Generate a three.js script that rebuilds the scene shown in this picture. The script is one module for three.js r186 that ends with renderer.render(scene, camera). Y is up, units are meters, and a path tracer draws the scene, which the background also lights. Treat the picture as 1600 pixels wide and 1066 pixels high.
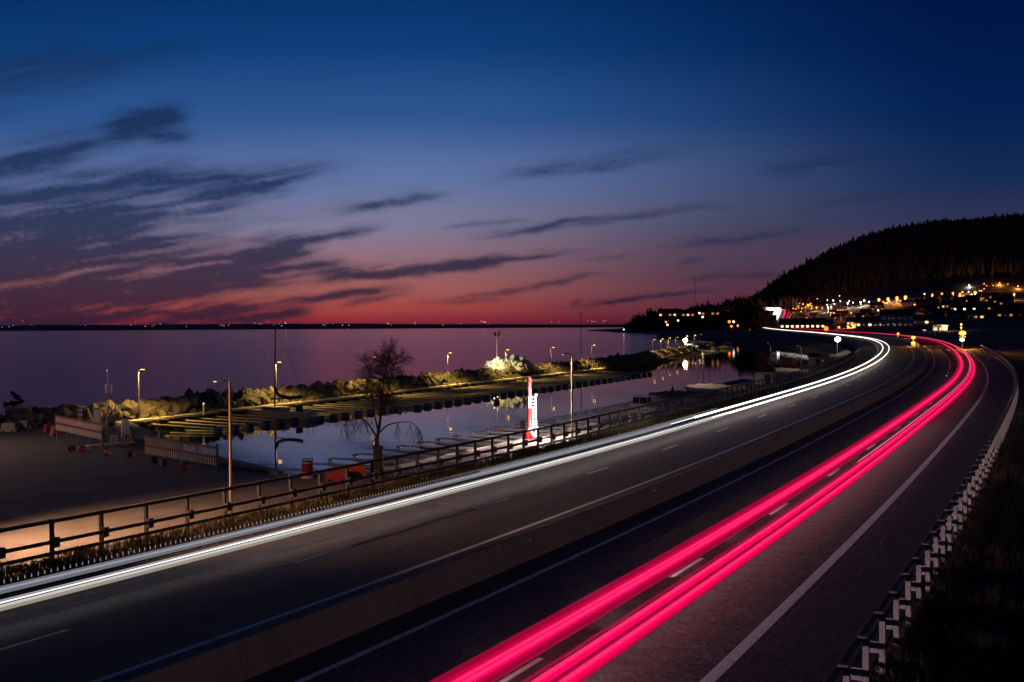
import * as THREE from 'three';
import { mergeGeometries } from 'three/addons/utils/BufferGeometryUtils.js';
import { ImprovedNoise } from 'three/addons/math/ImprovedNoise.js';
import { ConvexGeometry } from 'three/addons/geometries/ConvexGeometry.js';
import { RectAreaLightUniformsLib } from 'three/addons/lights/RectAreaLightUniformsLib.js';
RectAreaLightUniformsLib.init();

/* ------------------------------------------------------------------ camera, sky, sun, exposure */
const FOCAL = 1662.7, HORIZON = 509.6, EYE = 7.6, ROLL = -0.006;      // in pixels of the 1600 x 1066 photograph
const PITCH = Math.atan2(533 - HORIZON, FOCAL);
const scene = new THREE.Scene();
const camera = new THREE.PerspectiveCamera(2 * Math.atan(533 / FOCAL) * 180 / Math.PI, 1600 / 1066, 0.3, 20000);
camera.position.set(0, EYE, 0);
camera.rotation.order = 'YXZ';
camera.rotation.set(-PITCH, 0, ROLL);
const renderer = new THREE.WebGLRenderer({ antialias: true });
renderer.toneMapping = THREE.LinearToneMapping;
renderer.toneMappingExposure = 1;
renderer.shadowMap.enabled = true;

const { smoothstep, lerp, clamp } = THREE.MathUtils;
const noise3 = new ImprovedNoise();
const N = (x, y, z = 0) => noise3.noise(x, y, z);
const fbm = (x, y, z = 0, oct = 4) => { let a = 1, s = 0, t = 0; for (let i = 0; i < oct; i++) { s += a * N(x, y, z + i * 7.3); t += a; a *= 0.5; x *= 2.03; y *= 2.03; } return s / t; };
function rng(seed) { return () => { seed = (seed + 0x6d2b79f5) | 0; let t = Math.imul(seed ^ (seed >>> 15), 1 | seed); t = (t + Math.imul(t ^ (t >>> 7), 61 | t)) ^ t; return ((t ^ (t >>> 14)) >>> 0) / 4294967296; }; }
const lin = (r, g, b) => { const f = (c) => { c /= 255; return c <= 0.04045 ? c / 12.92 : ((c + 0.055) / 1.055) ** 2.4; }; return [f(r), f(g), f(b)]; };

// The dusk sky: colour by height for the sunset side, for the side of the hill and for the rest, with streaks of dark cloud.
const SKY_ROWS = [0, 12, 30, 60, 105, 160, 230, 330, 440, 560, 900, 1700, 4000, 9000];            // height above the horizon
const SKY_SUNSET = [[108, 31, 52], [144, 46, 56], [163, 71, 68], [163, 94, 90], [148, 110, 122], [126, 123, 152], [97, 116, 164], [46, 87, 147], [15, 62, 121], [4, 43, 97], [4, 38, 90], [3, 24, 64], [2, 16, 46], [2, 14, 40]];
const SKY_SIDE = [[60, 25, 44], [76, 34, 53], [86, 43, 61], [84, 52, 70], [72, 57, 80], [47, 51, 82], [20, 43, 84], [3, 33, 81], [1, 25, 73], [1, 18, 64], [2, 18, 60], [2, 18, 50], [2, 15, 44], [2, 14, 40]];
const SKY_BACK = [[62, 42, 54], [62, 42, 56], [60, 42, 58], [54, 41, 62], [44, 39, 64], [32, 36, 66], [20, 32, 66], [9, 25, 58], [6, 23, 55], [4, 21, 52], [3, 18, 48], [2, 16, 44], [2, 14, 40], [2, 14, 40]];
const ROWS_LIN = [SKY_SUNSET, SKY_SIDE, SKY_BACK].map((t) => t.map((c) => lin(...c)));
// streaks of cloud: from, to, half thickness, strength
const STREAKS = [
  [-140, 300, 175, 212, 17, 0.75], [165, 205, 300, 183, 15, 1.0], [200, 186, 285, 182, 12, 0.9], [230, 205, 300, 208, 10, 0.5], [-60, 140, 170, 84, 24, 0.5], [130, 100, 320, 70, 12, 0.28],
  [-80, 312, 130, 292, 12, 0.8], [60, 292, 300, 262, 13, 0.6], [120, 300, 520, 262, 14, 0.62], [280, 306, 470, 284, 9, 0.75], [-80, 345, 60, 348, 10, 0.5], [200, 330, 380, 318, 8, 0.7], [60, 350, 340, 330, 16, 0.7], [-80, 352, 200, 338, 15, 0.8], [-60, 388, 240, 368, 34, 1.1], [90, 372, 240, 352, 18, 0.9],
  [-80, 428, 190, 410, 16, 0.9], [60, 455, 260, 440, 20, 1.0], [220, 442, 480, 408, 20, 1.05], [360, 410, 500, 400, 12, 0.8], [420, 384, 592, 356, 7, 0.95], [400, 376, 470, 372, 9, 0.6], [450, 420, 540, 408, 7, 0.6], [-80, 478, 150, 466, 22, 1.1], [-80, 497, 200, 492, 10, 1.0],
  [120, 480, 250, 468, 7, 0.9], [240, 470, 340, 462, 7, 0.9], [260, 492, 480, 482, 7, 0.9], [330, 494, 470, 490, 6, 0.95], [430, 470, 640, 450, 8, 0.85], [500, 424, 660, 418, 9, 1.0], [520, 432, 790, 410, 8, 0.85], [640, 416, 910, 398, 6, 0.7],
  [500, 464, 560, 455, 5, 0.8], [530, 326, 700, 303, 8, 0.72], [540, 478, 660, 462, 5, 0.6], [690, 470, 930, 432, 4, 0.6], [660, 480, 800, 464, 4, 0.5], [880, 476, 1120, 458, 3.5, 0.65], [760, 366, 1130, 325, 6, 0.65], [700, 356, 830, 344, 4, 0.4],
  [780, 276, 1060, 240, 10, 0.62], [1060, 388, 1245, 358, 7, 0.6], [1190, 270, 1400, 248, 12, 0.5], [1080, 441, 1250, 428, 4, 0.6], [1060, 416, 1110, 408, 3, 0.5], [895, 470, 912, 466, 3, 0.5], [1250, 330, 1420, 306, 8, 0.25], [900, 410, 1000, 396, 4, 0.3],
];
function skyTexture() {
  const W = 4096, H = 2048, data = new Float32Array(W * H * 4), c = [0, 0, 0], k = [0, 0, 0];
  const table = (rows, v) => { let i = 0; while (i < SKY_ROWS.length - 2 && v > SKY_ROWS[i + 1]) i++; const t = clamp((v - SKY_ROWS[i]) / (SKY_ROWS[i + 1] - SKY_ROWS[i]), 0, 1); const s = t * t * (3 - 2 * t) * 0.4 + t * 0.6; for (let n = 0; n < 3; n++) k[n] = lerp(rows[i][n], rows[i + 1][n], s); return k; };
  for (let row = H / 2 - 1; row < H; row++) {
    const el = ((row + 0.5) / H - 0.5) * Math.PI, V = FOCAL * Math.tan(Math.min(el, 1.45));
    for (let col = 0; col < W; col++) {
      const round = ((col + 0.5) / W - 0.5) * 2 * Math.PI;
      let az = round + Math.PI / 2; if (az > Math.PI) az -= 2 * Math.PI;              // 0 is straight ahead, positive to the right
      const front = Math.abs(az) < 0.9, U = 800 + FOCAL * (front ? Math.tan(az) : az + Math.sign(az) * 0.36), v = front ? V / Math.cos(az) : V;
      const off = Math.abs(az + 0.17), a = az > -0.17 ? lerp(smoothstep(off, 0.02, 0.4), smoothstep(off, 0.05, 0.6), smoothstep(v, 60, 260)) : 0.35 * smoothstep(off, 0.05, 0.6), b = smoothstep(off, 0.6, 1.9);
      const wv = smoothstep(v, 250, 700);
      c[0] = c[1] = c[2] = 0;
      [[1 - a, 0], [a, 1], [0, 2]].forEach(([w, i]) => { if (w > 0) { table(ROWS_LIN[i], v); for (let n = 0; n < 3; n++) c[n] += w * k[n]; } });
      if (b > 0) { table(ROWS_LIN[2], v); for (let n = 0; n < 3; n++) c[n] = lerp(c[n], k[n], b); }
      if (el > -0.01 && v < 1500) {                                                // cloud
        const y = HORIZON - v, wx = 26 * fbm(U * 0.006, y * 0.016, 3, 3) + 9 * N(U * 0.03, y * 0.05, 9), wy = 15 * fbm(U * 0.007 + 40, y * 0.018, 5, 4) + 3.2 * N(U * 0.03, y * 0.11, 2);
        let d = 0;
        if (front && U > -350 && U < 1700 && y > 20) for (const [x0, y0, x1, y1, th, s] of STREAKS) {
          const px = U + wx - x0, py = y + wy - y0, dx = x1 - x0, dy = y1 - y0, L = Math.hypot(dx, dy), t = (px * dx + py * dy) / (L * L), e = (px * dy - py * dx) / L / (x0 < 400 ? th * 1.5 : th * 1.1);
          if (t < -0.3 || t > 1.3 || Math.abs(e) > 3.4) continue;
          const taper = smoothstep(t, -0.22, 0.3) * (1 - smoothstep(t, 0.66, 1.2));
          d = 1 - (1 - d) * (1 - clamp(s * taper * Math.exp(-e * e * (e > 0 ? 0.85 : 1.25)), 0, 0.97));
        }
        const fib = fbm((U + wx * 2.2) * 0.005 + y * 0.004, (y + wy * 0.8 + U * 0.15) * 0.062, 1, 5), fine = fbm(U * 0.014 + y * 0.02, (y + wy * 0.7 + U * 0.15) * 0.22, 4, 4), veil = clamp(fbm(U * 0.0022, (y + wy + U * 0.12) * 0.012, 12, 4) * 1.7 + 0.05, 0, 1) * smoothstep(v, 20, 120) * (1 - smoothstep(v, 300, 800)) * 0.32 * (front ? 1 - smoothstep(U, 500, 1000) : 1), low = front ? smoothstep(y, 300, 400) * (1 - smoothstep(U, 150, 560)) * smoothstep(fbm(U * 0.004, (y + wy) * 0.03, 21, 4), -0.32, 0.12) * 0.85 : 0;
        d = 1 - (1 - d) * (1 - low); d = clamp(d * (0.95 + 1.7 * fib + 1.1 * fine) + 0.25 * d * d, 0, 1) + veil * (0.55 + 1.2 * fib);
        d = clamp(d, 0, 0.93);
        const dark = smoothstep(v, 0, 240);
        const r = lerp(0.0155, 0.009, dark), g = lerp(0.0115, 0.024, dark), bl = lerp(0.03, 0.066, dark);
        c[0] = lerp(c[0], Math.min(c[0], r + 0.06 * c[0]), d); c[1] = lerp(c[1], Math.min(c[1], g + 0.06 * c[1]), d); c[2] = lerp(c[2], Math.min(c[2], bl + 0.1 * c[2]), d);
      }
      const at = (row * W + col) * 4;
      data[at] = c[0]; data[at + 1] = c[1]; data[at + 2] = c[2]; data[at + 3] = 1;
    }
  }
  for (let row = 0; row < H / 2 - 1; row++) for (let col = 0; col < W; col++) { const at = (row * W + col) * 4; data[at] = 0.008; data[at + 1] = 0.009; data[at + 2] = 0.02; data[at + 3] = 1; }
  const t = new THREE.DataTexture(data, W, H, THREE.RGBAFormat, THREE.FloatType);
  t.mapping = THREE.EquirectangularReflectionMapping; t.magFilter = THREE.LinearFilter; t.needsUpdate = true;
  return t;
}
const skyMap = skyTexture();
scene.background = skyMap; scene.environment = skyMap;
// the sun has just set behind the far shore: what is left of it is a very weak, very soft light
const sun = new THREE.DirectionalLight(new THREE.Color(1, 0.5, 0.42), 0.02);
sun.position.set(-120, -60, -900); sun.target.position.set(0, 0, 0); sun.shadow.radius = 4; sun.castShadow = true;
Object.assign(sun.shadow.camera, { left: -200, right: 200, top: 120, bottom: -120, near: 1, far: 2000 });
scene.add(sun, sun.target);

/* ------------------------------------------------------------------ helpers */
const used = {};
function numbered(name) { const n = used[name] = (used[name] ?? -1) + 1; return n ? `${name}_${String(n).padStart(3, '0')}` : name; }
function tag(o, label, category, group, kind) { if (label) o.userData.label = label; if (category) o.userData.category = category; if (group) o.userData.group = group; if (kind) o.userData.kind = kind; return o; }
function thing(name, label, category, pos = [0, 0, 0], turn = 0, group) {
  const o = new THREE.Group(); o.name = numbered(name); o.position.set(...pos); o.rotation.y = turn; scene.add(o); return tag(o, label, category, group);
}
function mesh(name, geo, mat, parent = scene) {
  const g = Array.isArray(geo) ? join(geo) : geo, m = new THREE.Mesh(g, mat);
  m.castShadow = m.receiveShadow = true; m.name = parent === scene ? numbered(name) : localName(name, parent); parent.add(m); return m;
}
function localName(name, parent) { const c = parent.userData.__n ??= {}; const n = c[name] = (c[name] ?? -1) + 1; return n ? `${name}_${String(n).padStart(3, '0')}` : name; }
function join(list) { const l = list.map((g) => { const h = g.index ? g.toNonIndexed() : g; for (const k of Object.keys(h.attributes)) if (!['position', 'normal', 'uv'].includes(k)) h.deleteAttribute(k); return h; }); return l.length === 1 ? l[0] : mergeGeometries(l); }
function copyOf(root, pos, turn, label, group) { const r = root.clone(); r.name = numbered(root.name.replace(/_\d{3}$/, '')); r.userData = { ...root.userData }; if (pos) r.position.set(...pos); if (turn !== undefined) r.rotation.y = turn; if (label) r.userData.label = label; if (group) r.userData.group = group; scene.add(r); return r; }
const box = (w, h, d, x = 0, y = 0, z = 0, ry = 0, rx = 0, rz = 0) => { const g = new THREE.BoxGeometry(w, h, d); if (rx) g.rotateX(rx); if (rz) g.rotateZ(rz); if (ry) g.rotateY(ry); return g.translate(x, y, z); };
const cyl = (r0, r1, h, x = 0, y = 0, z = 0, seg = 10) => new THREE.CylinderGeometry(r1, r0, h, seg).translate(x, y + h / 2, z);
const V3 = (x, y, z) => new THREE.Vector3(x, y, z);
function limb(a, b, r0, r1, seg = 5, cap = false) {
  const d = b.clone().sub(a), L = d.length(), g = new THREE.CylinderGeometry(r1, r0, L, seg, 1, !cap);
  g.translate(0, L / 2, 0); g.applyQuaternion(new THREE.Quaternion().setFromUnitVectors(V3(0, 1, 0), d.normalize())); return g.translate(a.x, a.y, a.z);
}
function bevel(w, h, d, r, x = 0, y = 0, z = 0, ry = 0) {                 // a box with chamfered upright edges
  const s = new THREE.Shape(); const a = w / 2, b = d / 2;
  s.moveTo(-a + r, -b); s.lineTo(a - r, -b); s.lineTo(a, -b + r); s.lineTo(a, b - r); s.lineTo(a - r, b); s.lineTo(-a + r, b); s.lineTo(-a, b - r); s.lineTo(-a, -b + r); s.closePath();
  const g = new THREE.ExtrudeGeometry(s, { depth: h, bevelEnabled: false }); g.rotateX(-Math.PI / 2); if (ry) g.rotateY(ry); return g.translate(x, y, z);
}

/* ------------------------------------------------------------------ the road's own line: s metres along, o metres to the right */
const KS = [-60, 0, 60, 110, 160, 220, 300, 400, 550, 750, 1000, 1040, 1300, 1540, 1570, 1740, 1760, 2000];
const KK = [-0.000331, -0.000331, -0.000241, -0.000861, -0.000706, -0.000488, -0.000998, -0.001285, 0.000212, 0.000371, 0.000323, 0, 0, 0, -0.0075, -0.0075, 0, 0];
const SL = [-0.00785, -0.00785, 0.00791, 0.00097, 0.00334, 0.0078, 0.01208, 0.00616, 0.00534, 0.00532, 0.00511, 0.012, 0.03, 0.085, 0.03, 0, 0, 0];
const interp = (xs, ys, x) => { let i = 0; while (i < xs.length - 2 && x > xs[i + 1]) i++; return lerp(ys[i], ys[i + 1], clamp((x - xs[i]) / (xs[i + 1] - xs[i]), 0, 1)); };
const S0 = -60, LINE = (() => {
  const L = []; let x = 0, z = 0, y = 0, th = 0; const at = {};
  for (let s = S0; s <= 2000; s++) { L.push([x, y, z, th]); const k = interp(KS, KK, s + 0.5), sl = interp(KS, SL, s + 0.5); x += Math.sin(th); z += Math.cos(th); y += sl; th += k; if (s === 0) at.o = L[L.length - 1].slice(); }
  // turned and moved so that s = 0 lies where the photograph puts it
  const [x0, y0, z0, t0] = at.o, want = [-5.136, 0, 13.645, 0.4918], r = want[3] - t0;
  return L.map(([a, b, c, t]) => { const dx = a - x0, dz = c - z0; return [want[0] + dx * Math.cos(r) + dz * Math.sin(r), b - y0, want[2] - dx * Math.sin(r) + dz * Math.cos(r), t + r]; });
})();
function lineAt(s) { const f = clamp(s - S0, 0, LINE.length - 1.001), i = Math.floor(f), t = f - i, a = LINE[i], b = LINE[i + 1]; return a.map((v, n) => lerp(v, b[n], t)); }
const fall = (s, o) => 0.0197 * clamp(o, -17, 7) * clamp(s / 60, 0, 1) * (1 - smoothstep(s, 420, 560));
function R(s, o, h = 0) { const [x, y, z, th] = lineAt(s); return V3(x + o * Math.cos(th), y + h + fall(s, o), -(z - o * Math.sin(th))); }
const headingAt = (s) => lineAt(s)[3];
function strip(rows, closed = false, uvScale = 1) {                        // rows of points joined into a sheet; uv in metres
  const P = [], UV = [], I = [], n = rows[0].length; let along = 0;
  rows.forEach((row, i) => { if (i) along += row[0].distanceTo(rows[i - 1][0]); let across = 0; row.forEach((p, j) => { if (j) across += p.distanceTo(row[j - 1]); P.push(p.x, p.y, p.z); UV.push(across * uvScale, along * uvScale); }); });
  for (let i = 0; i < rows.length - 1; i++) for (let j = 0; j < n - 1; j++) { const a = i * n + j, b = a + 1, c = a + n, d = c + 1; I.push(a, b, c, b, d, c); }
  const g = new THREE.BufferGeometry(); g.setAttribute('position', new THREE.Float32BufferAttribute(P, 3)); g.setAttribute('uv', new THREE.Float32BufferAttribute(UV, 2)); g.setIndex(I); g.computeVertexNormals(); return g;
}
const steps = (a, b, d) => { const n = Math.max(1, Math.ceil(Math.abs(b - a) / d)); return Array.from({ length: n + 1 }, (_, i) => lerp(a, b, i / n)); };
const roadStep = (s) => (s < 120 ? 3 : s < 500 ? 5 : 9);
function roadS(a, b) { const l = []; for (let s = a; s < b - 0.5; s += Math.min(roadStep(s), b - s)) l.push(s); l.push(b); return l; }
const ribbon = (s0, s1, os, h) => strip(roadS(s0, s1).map((s) => os.map((o) => R(s, o, h))));
function sweep(s0, s1, profile, closed = true, st) {                      // profile of [o, h] swept along the road, flat-shaded edges kept
  const ss = st ? steps(s0, s1, st) : roadS(s0, s1), parts = [], pr = closed ? [...profile, profile[0]] : profile;
  for (let i = 0; i < pr.length - 1; i++) parts.push(strip(ss.map((s) => [R(s, pr[i][0], pr[i][1]), R(s, pr[i + 1][0], pr[i + 1][1])])));
  if (closed) for (const s of [s0, s1]) { const c = profile.map(([o, h]) => R(s, o, h)); const P = []; for (let i = 1; i < c.length - 1; i++) for (const q of [c[0], c[i], c[i + 1]]) P.push(q.x, q.y, q.z); const g = new THREE.BufferGeometry(); g.setAttribute('position', new THREE.Float32BufferAttribute(P, 3)); g.setAttribute('uv', new THREE.Float32BufferAttribute(new Float32Array(P.length / 3 * 2), 2)); g.computeVertexNormals(); parts.push(g); }
  return join(parts);
}
const rect = (o, h, w, t) => [[o - w / 2, h - t / 2], [o + w / 2, h - t / 2], [o + w / 2, h + t / 2], [o - w / 2, h + t / 2]];
// the ray through a point of the photograph, and where it meets a level plane
function ray(px, py) {
  let u = px - 800, v = py - 533; const c = Math.cos(ROLL), s = Math.sin(ROLL); [u, v] = [u * c + v * s, -u * s + v * c];
  const x = u / FOCAL, y = -v / FOCAL, ca = Math.cos(PITCH), sa = Math.sin(PITCH); return V3(x, y * ca - sa, -(ca + y * sa));
}
function onLevel(px, py, h) { const r = ray(px, py); return r.multiplyScalar((h - EYE) / r.y).add(V3(0, EYE, 0)); }
function atDepth(px, py, Z) { const r = ray(px, py); return r.multiplyScalar(Z / -r.z).add(V3(0, EYE, 0)); }

/* ------------------------------------------------------------------ materials */
function periodic(size, cells, seed) {                                    // tiling value noise
  const r = rng(seed), g = new Float32Array(cells * cells).map(() => r()), out = new Float32Array(size * size);
  for (let y = 0; y < size; y++) for (let x = 0; x < size; x++) { const fx = x / size * cells, fy = y / size * cells, ix = Math.floor(fx), iy = Math.floor(fy), tx = fx - ix, ty = fy - iy, sx = tx * tx * (3 - 2 * tx), sy = ty * ty * (3 - 2 * ty), at = (a, b) => g[(b % cells) * cells + a % cells]; out[y * size + x] = lerp(lerp(at(ix, iy), at(ix + 1, iy), sx), lerp(at(ix, iy + 1), at(ix + 1, iy + 1), sx), sy); }
  return out;
}
function layered(size, list) { const out = new Float32Array(size * size); let w = 0; list.forEach(([cells, k, seed]) => { const p = periodic(size, cells, seed); w += k; for (let i = 0; i < out.length; i++) out[i] += p[i] * k; }); for (let i = 0; i < out.length; i++) out[i] /= w; return out; }
function texture(size, fn, srgb, metres) {
  const d = new Uint8Array(size * size * 4); for (let i = 0; i < size * size; i++) { const c = fn(i % size, Math.floor(i / size), i); for (let n = 0; n < 3; n++) d[i * 4 + n] = clamp(Math.round((Array.isArray(c) ? c[n] : c) * 255), 0, 255); d[i * 4 + 3] = 255; }
  const t = new THREE.DataTexture(d, size, size); t.wrapS = t.wrapT = THREE.RepeatWrapping; t.magFilter = THREE.LinearFilter; if (srgb) t.colorSpace = THREE.SRGBColorSpace; if (metres) t.repeat.set(1 / metres, 1 / metres); t.needsUpdate = true; return t;
}
const grain = layered(512, [[8, 0.5, 1], [32, 0.5, 2], [128, 1, 3], [256, 1.2, 4]]), patch = layered(512, [[4, 1, 5], [8, 1, 6], [16, 0.6, 7], [64, 0.5, 8]]);
const speck = layered(512, [[28, 1, 51], [60, 1.1, 52], [120, 1, 53], [240, 0.8, 54]]);
const toS = (x) => x <= 0.0031308 ? x * 12.92 : 1.055 * x ** (1 / 2.4) - 0.055;
const mapOf = (fn, metres, size = 512) => texture(size, (x, y, i) => fn(x, y, i).map(toS), true, metres);
const std = (o) => new THREE.MeshStandardMaterial(o);
const mat = (r, g, b, rough = 0.8, metal = 0, extra = {}) => { const m = std({ roughness: rough, metalness: metal, ...extra }); m.color.setRGB(r, g, b); return m; };
const glowing = (r, g, b, k, base = 0.02) => { const m = std({ roughness: 0.6 }); m.color.setRGB(base, base, base); m.emissive.setRGB(r, g, b); m.emissiveIntensity = k; return m; };
const grainBump = texture(512, (x, y, i) => grain[i], false, 1.6), patchBump = texture(512, (x, y, i) => patch[i] * 0.7 + grain[i] * 0.3, false, 3);
const asphaltMap = mapOf((x, y, i) => { const v = 0.042 * Math.max(0.15, 0.45 + 0.75 * patch[i] + 2.6 * (speck[i] - 0.5) + (grain[i] > 0.62 ? (grain[i] - 0.62) * 9 : 0)); return [v, v * 0.97, v * 0.99]; }, 3);
const M = {
  asphalt: std({ vertexColors: true, map: asphaltMap, bumpMap: grainBump, bumpScale: 0.01, roughness: 0.82 }),
  asphaltOld: std({ vertexColors: true, map: mapOf((x, y, i) => { const v = 0.06 * Math.max(0.15, 0.4 + 0.8 * patch[i] + 2.8 * (speck[i] - 0.5) + (grain[i] > 0.6 ? (grain[i] - 0.6) * 8 : 0)); return [v, v * 0.96, v * 0.97]; }, 3.7), bumpMap: grainBump, bumpScale: 0.012, roughness: 0.85 }),
  lot: std({ map: mapOf((x, y, i) => { const v = 0.1 * (0.5 + patch[i] * 0.8 + (grain[i] - 0.5) * 0.7); return [v, v * 0.93, v * 0.86]; }, 7), bumpMap: patchBump, bumpScale: 0.02, roughness: 0.9 }),
  paint: std({ map: mapOf((x, y, i) => { const v = 0.78 * (0.7 + 0.4 * patch[i] + 0.5 * (speck[i] - 0.5)) - (grain[i] < 0.36 ? 0.3 : 0); return [v, v, v * 0.97]; }, 2.1), roughness: 0.7, bumpMap: grainBump, bumpScale: 0.004 }),
  barrier: std({ map: mapOf((x, y, i) => { const v = 0.16 * (0.5 + 0.7 * patch[i] + 0.5 * (grain[i] - 0.5)); return [v * 1.12, v * 0.98, v * 0.86]; }, 4.3), bumpMap: patchBump, bumpScale: 0.012, roughness: 0.9 }),
  concrete: std({ map: mapOf((x, y, i) => { const v = 0.2 * (0.6 + 0.6 * patch[i] + 0.3 * (grain[i] - 0.5)); return [v, v * 0.94, v * 0.86]; }, 4.3), bumpMap: patchBump, bumpScale: 0.012, roughness: 0.9 }),
  earth: std({ map: mapOf((x, y, i) => { const v = 0.042 * (0.4 + patch[i] * 1.1); return [v * 1.15, v * 0.9, v * 0.62]; }, 9), bumpMap: patchBump, bumpScale: 0.08, roughness: 1 }),
  grass: mat(0.075, 0.062, 0.03, 0.95), dryGrass: mat(0.16, 0.12, 0.065, 0.95),
  deck: std({ map: mapOf((x, y, i) => { const v = 0.52 * (0.7 + 0.5 * patch[i]); return [v, v * 0.9, v * 0.72]; }, 3.1), bumpMap: grainBump, bumpScale: 0.01, roughness: 0.85 }),
  timber: mat(0.2, 0.15, 0.1, 0.85), path: std({ map: mapOf((x, y, i) => { const v = 0.3 * (0.55 + 0.6 * patch[i] + 0.4 * (grain[i] - 0.5)); return [v, v * 0.93, v * 0.86]; }, 3.3), bumpMap: patchBump, bumpScale: 0.02, roughness: 0.9 }),
  paleBoom: mat(0.42, 0.38, 0.32, 0.7), darkMetal: mat(0.05, 0.05, 0.055, 0.5, 0.4), galv: mat(0.3, 0.3, 0.31, 0.45, 0.7), railMetal: mat(0.11, 0.1, 0.11, 0.6, 0.3), greyMetal: mat(0.2, 0.19, 0.19, 0.6, 0.15),
  fence: std({ color: new THREE.Color().setRGB(0.03, 0.026, 0.026), roughness: 0.8, bumpMap: grainBump, bumpScale: 0.006 }),
  white: mat(0.72, 0.7, 0.66, 0.5), offWhite: mat(0.5, 0.48, 0.44, 0.6), red: mat(0.3, 0.022, 0.022, 0.6), darkRed: mat(0.2, 0.012, 0.018, 0.6), blue: mat(0.02, 0.06, 0.17, 0.55), blueTarp: mat(0.025, 0.05, 0.16, 0.75), black: mat(0.012, 0.012, 0.013, 0.5), rubber: mat(0.02, 0.02, 0.02, 0.8),
  deckTarp: mat(0.3, 0.25, 0.2, 0.8), brownTarp: mat(0.17, 0.13, 0.1, 0.85), bark: std({ color: new THREE.Color().setRGB(0.06, 0.045, 0.036), roughness: 0.95, bumpMap: patchBump, bumpScale: 0.02 }), leaf: mat(0.06, 0.045, 0.03, 0.9), needle: mat(0.075, 0.05, 0.042, 0.95), bronze: mat(0.07, 0.05, 0.035, 0.5, 0.5), yellow: mat(0.5, 0.32, 0.03, 0.6), orange: mat(0.55, 0.13, 0.02, 0.6), glass: mat(0.02, 0.024, 0.03, 0.08),
  wallDark: mat(0.12, 0.08, 0.06, 0.9), wallPale: mat(0.4, 0.36, 0.3, 0.9), wallRed: mat(0.2, 0.05, 0.035, 0.9), roof: mat(0.06, 0.04, 0.035, 0.9), hull: mat(0.6, 0.57, 0.5, 0.35),
};
const rockMats = [[0.115, 0.105, 0.088], [0.16, 0.14, 0.115], [0.085, 0.08, 0.068], [0.13, 0.108, 0.088]].map(([r, g, b], n) => { const m = std({ roughness: 0.92, bumpMap: patchBump, bumpScale: 0.05, flatShading: true, map: mapOf((x, y, i) => { const k = 0.65 + 0.7 * patch[(i + n * 7919) % patch.length]; return [r * k, g * k, b * k]; }, 1) }); return m; });
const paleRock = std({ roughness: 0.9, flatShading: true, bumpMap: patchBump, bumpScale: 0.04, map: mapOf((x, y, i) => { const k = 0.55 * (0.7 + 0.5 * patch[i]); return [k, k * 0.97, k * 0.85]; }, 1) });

/* ------------------------------------------------------------------ water */
const WATER = -2.4;
{
  const ripple = layered(512, [[6, 1, 31], [14, 1, 32], [40, 0.8, 33], [110, 0.6, 34]]);
  const wave = texture(512, (x, y, i) => ripple[i], false); wave.repeat.set(1 / 14, 1 / 5);
  const lakeMat = new THREE.MeshPhysicalMaterial({ color: new THREE.Color().setRGB(0.006, 0.009, 0.016), roughness: 0.075, ior: 1.33, specularIntensity: 0.6, bumpMap: wave, bumpScale: 0.09 });
  const rows = [], zs = [-80, 20, 60, 100, 150, 220, 320, 500, 800, 1300, 2200, 4000, 7000, 12000];
  for (const z of zs) rows.push([-12000, -3000, -800, -200, 0, 200, 800, 3000, 12000].map((x) => V3(x, WATER - 0.004, -z)));
  const g = strip(rows); const p = g.attributes.position, uv = []; for (let i = 0; i < p.count; i++) uv.push(p.getX(i), p.getZ(i)); g.setAttribute('uv', new THREE.Float32BufferAttribute(uv, 2));
  tag(mesh('lake_water', g, lakeMat), 'wide dim lake smoothed by a long exposure, mirroring the dusk', null, null, 'structure');
  const calm = texture(512, (x, y, i) => ripple[i], false); calm.repeat.set(1 / 60, 1 / 22);
  const poly = [[-60, 70], [-47, 92], [22, 236], [58, 360], [90, 470], [112, 560], [190, 560], [150, 330], [90, 200], [40, 90], [-8, 45], [-40, 60]];
  const sh = new THREE.Shape(poly.map(([x, z]) => new THREE.Vector2(x, z))), hg = new THREE.ShapeGeometry(sh); hg.rotateX(-Math.PI / 2); hg.translate(0, WATER, 0);
  tag(mesh('harbour_water', hg, new THREE.MeshPhysicalMaterial({ color: new THREE.Color().setRGB(0.006, 0.009, 0.014), roughness: 0.02, ior: 1.33, specularIntensity: 0.5, bumpMap: calm, bumpScale: 0.004 })), 'calm sheltered harbour water inside the breakwater, mirror smooth', null, null, 'structure');
}

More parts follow.
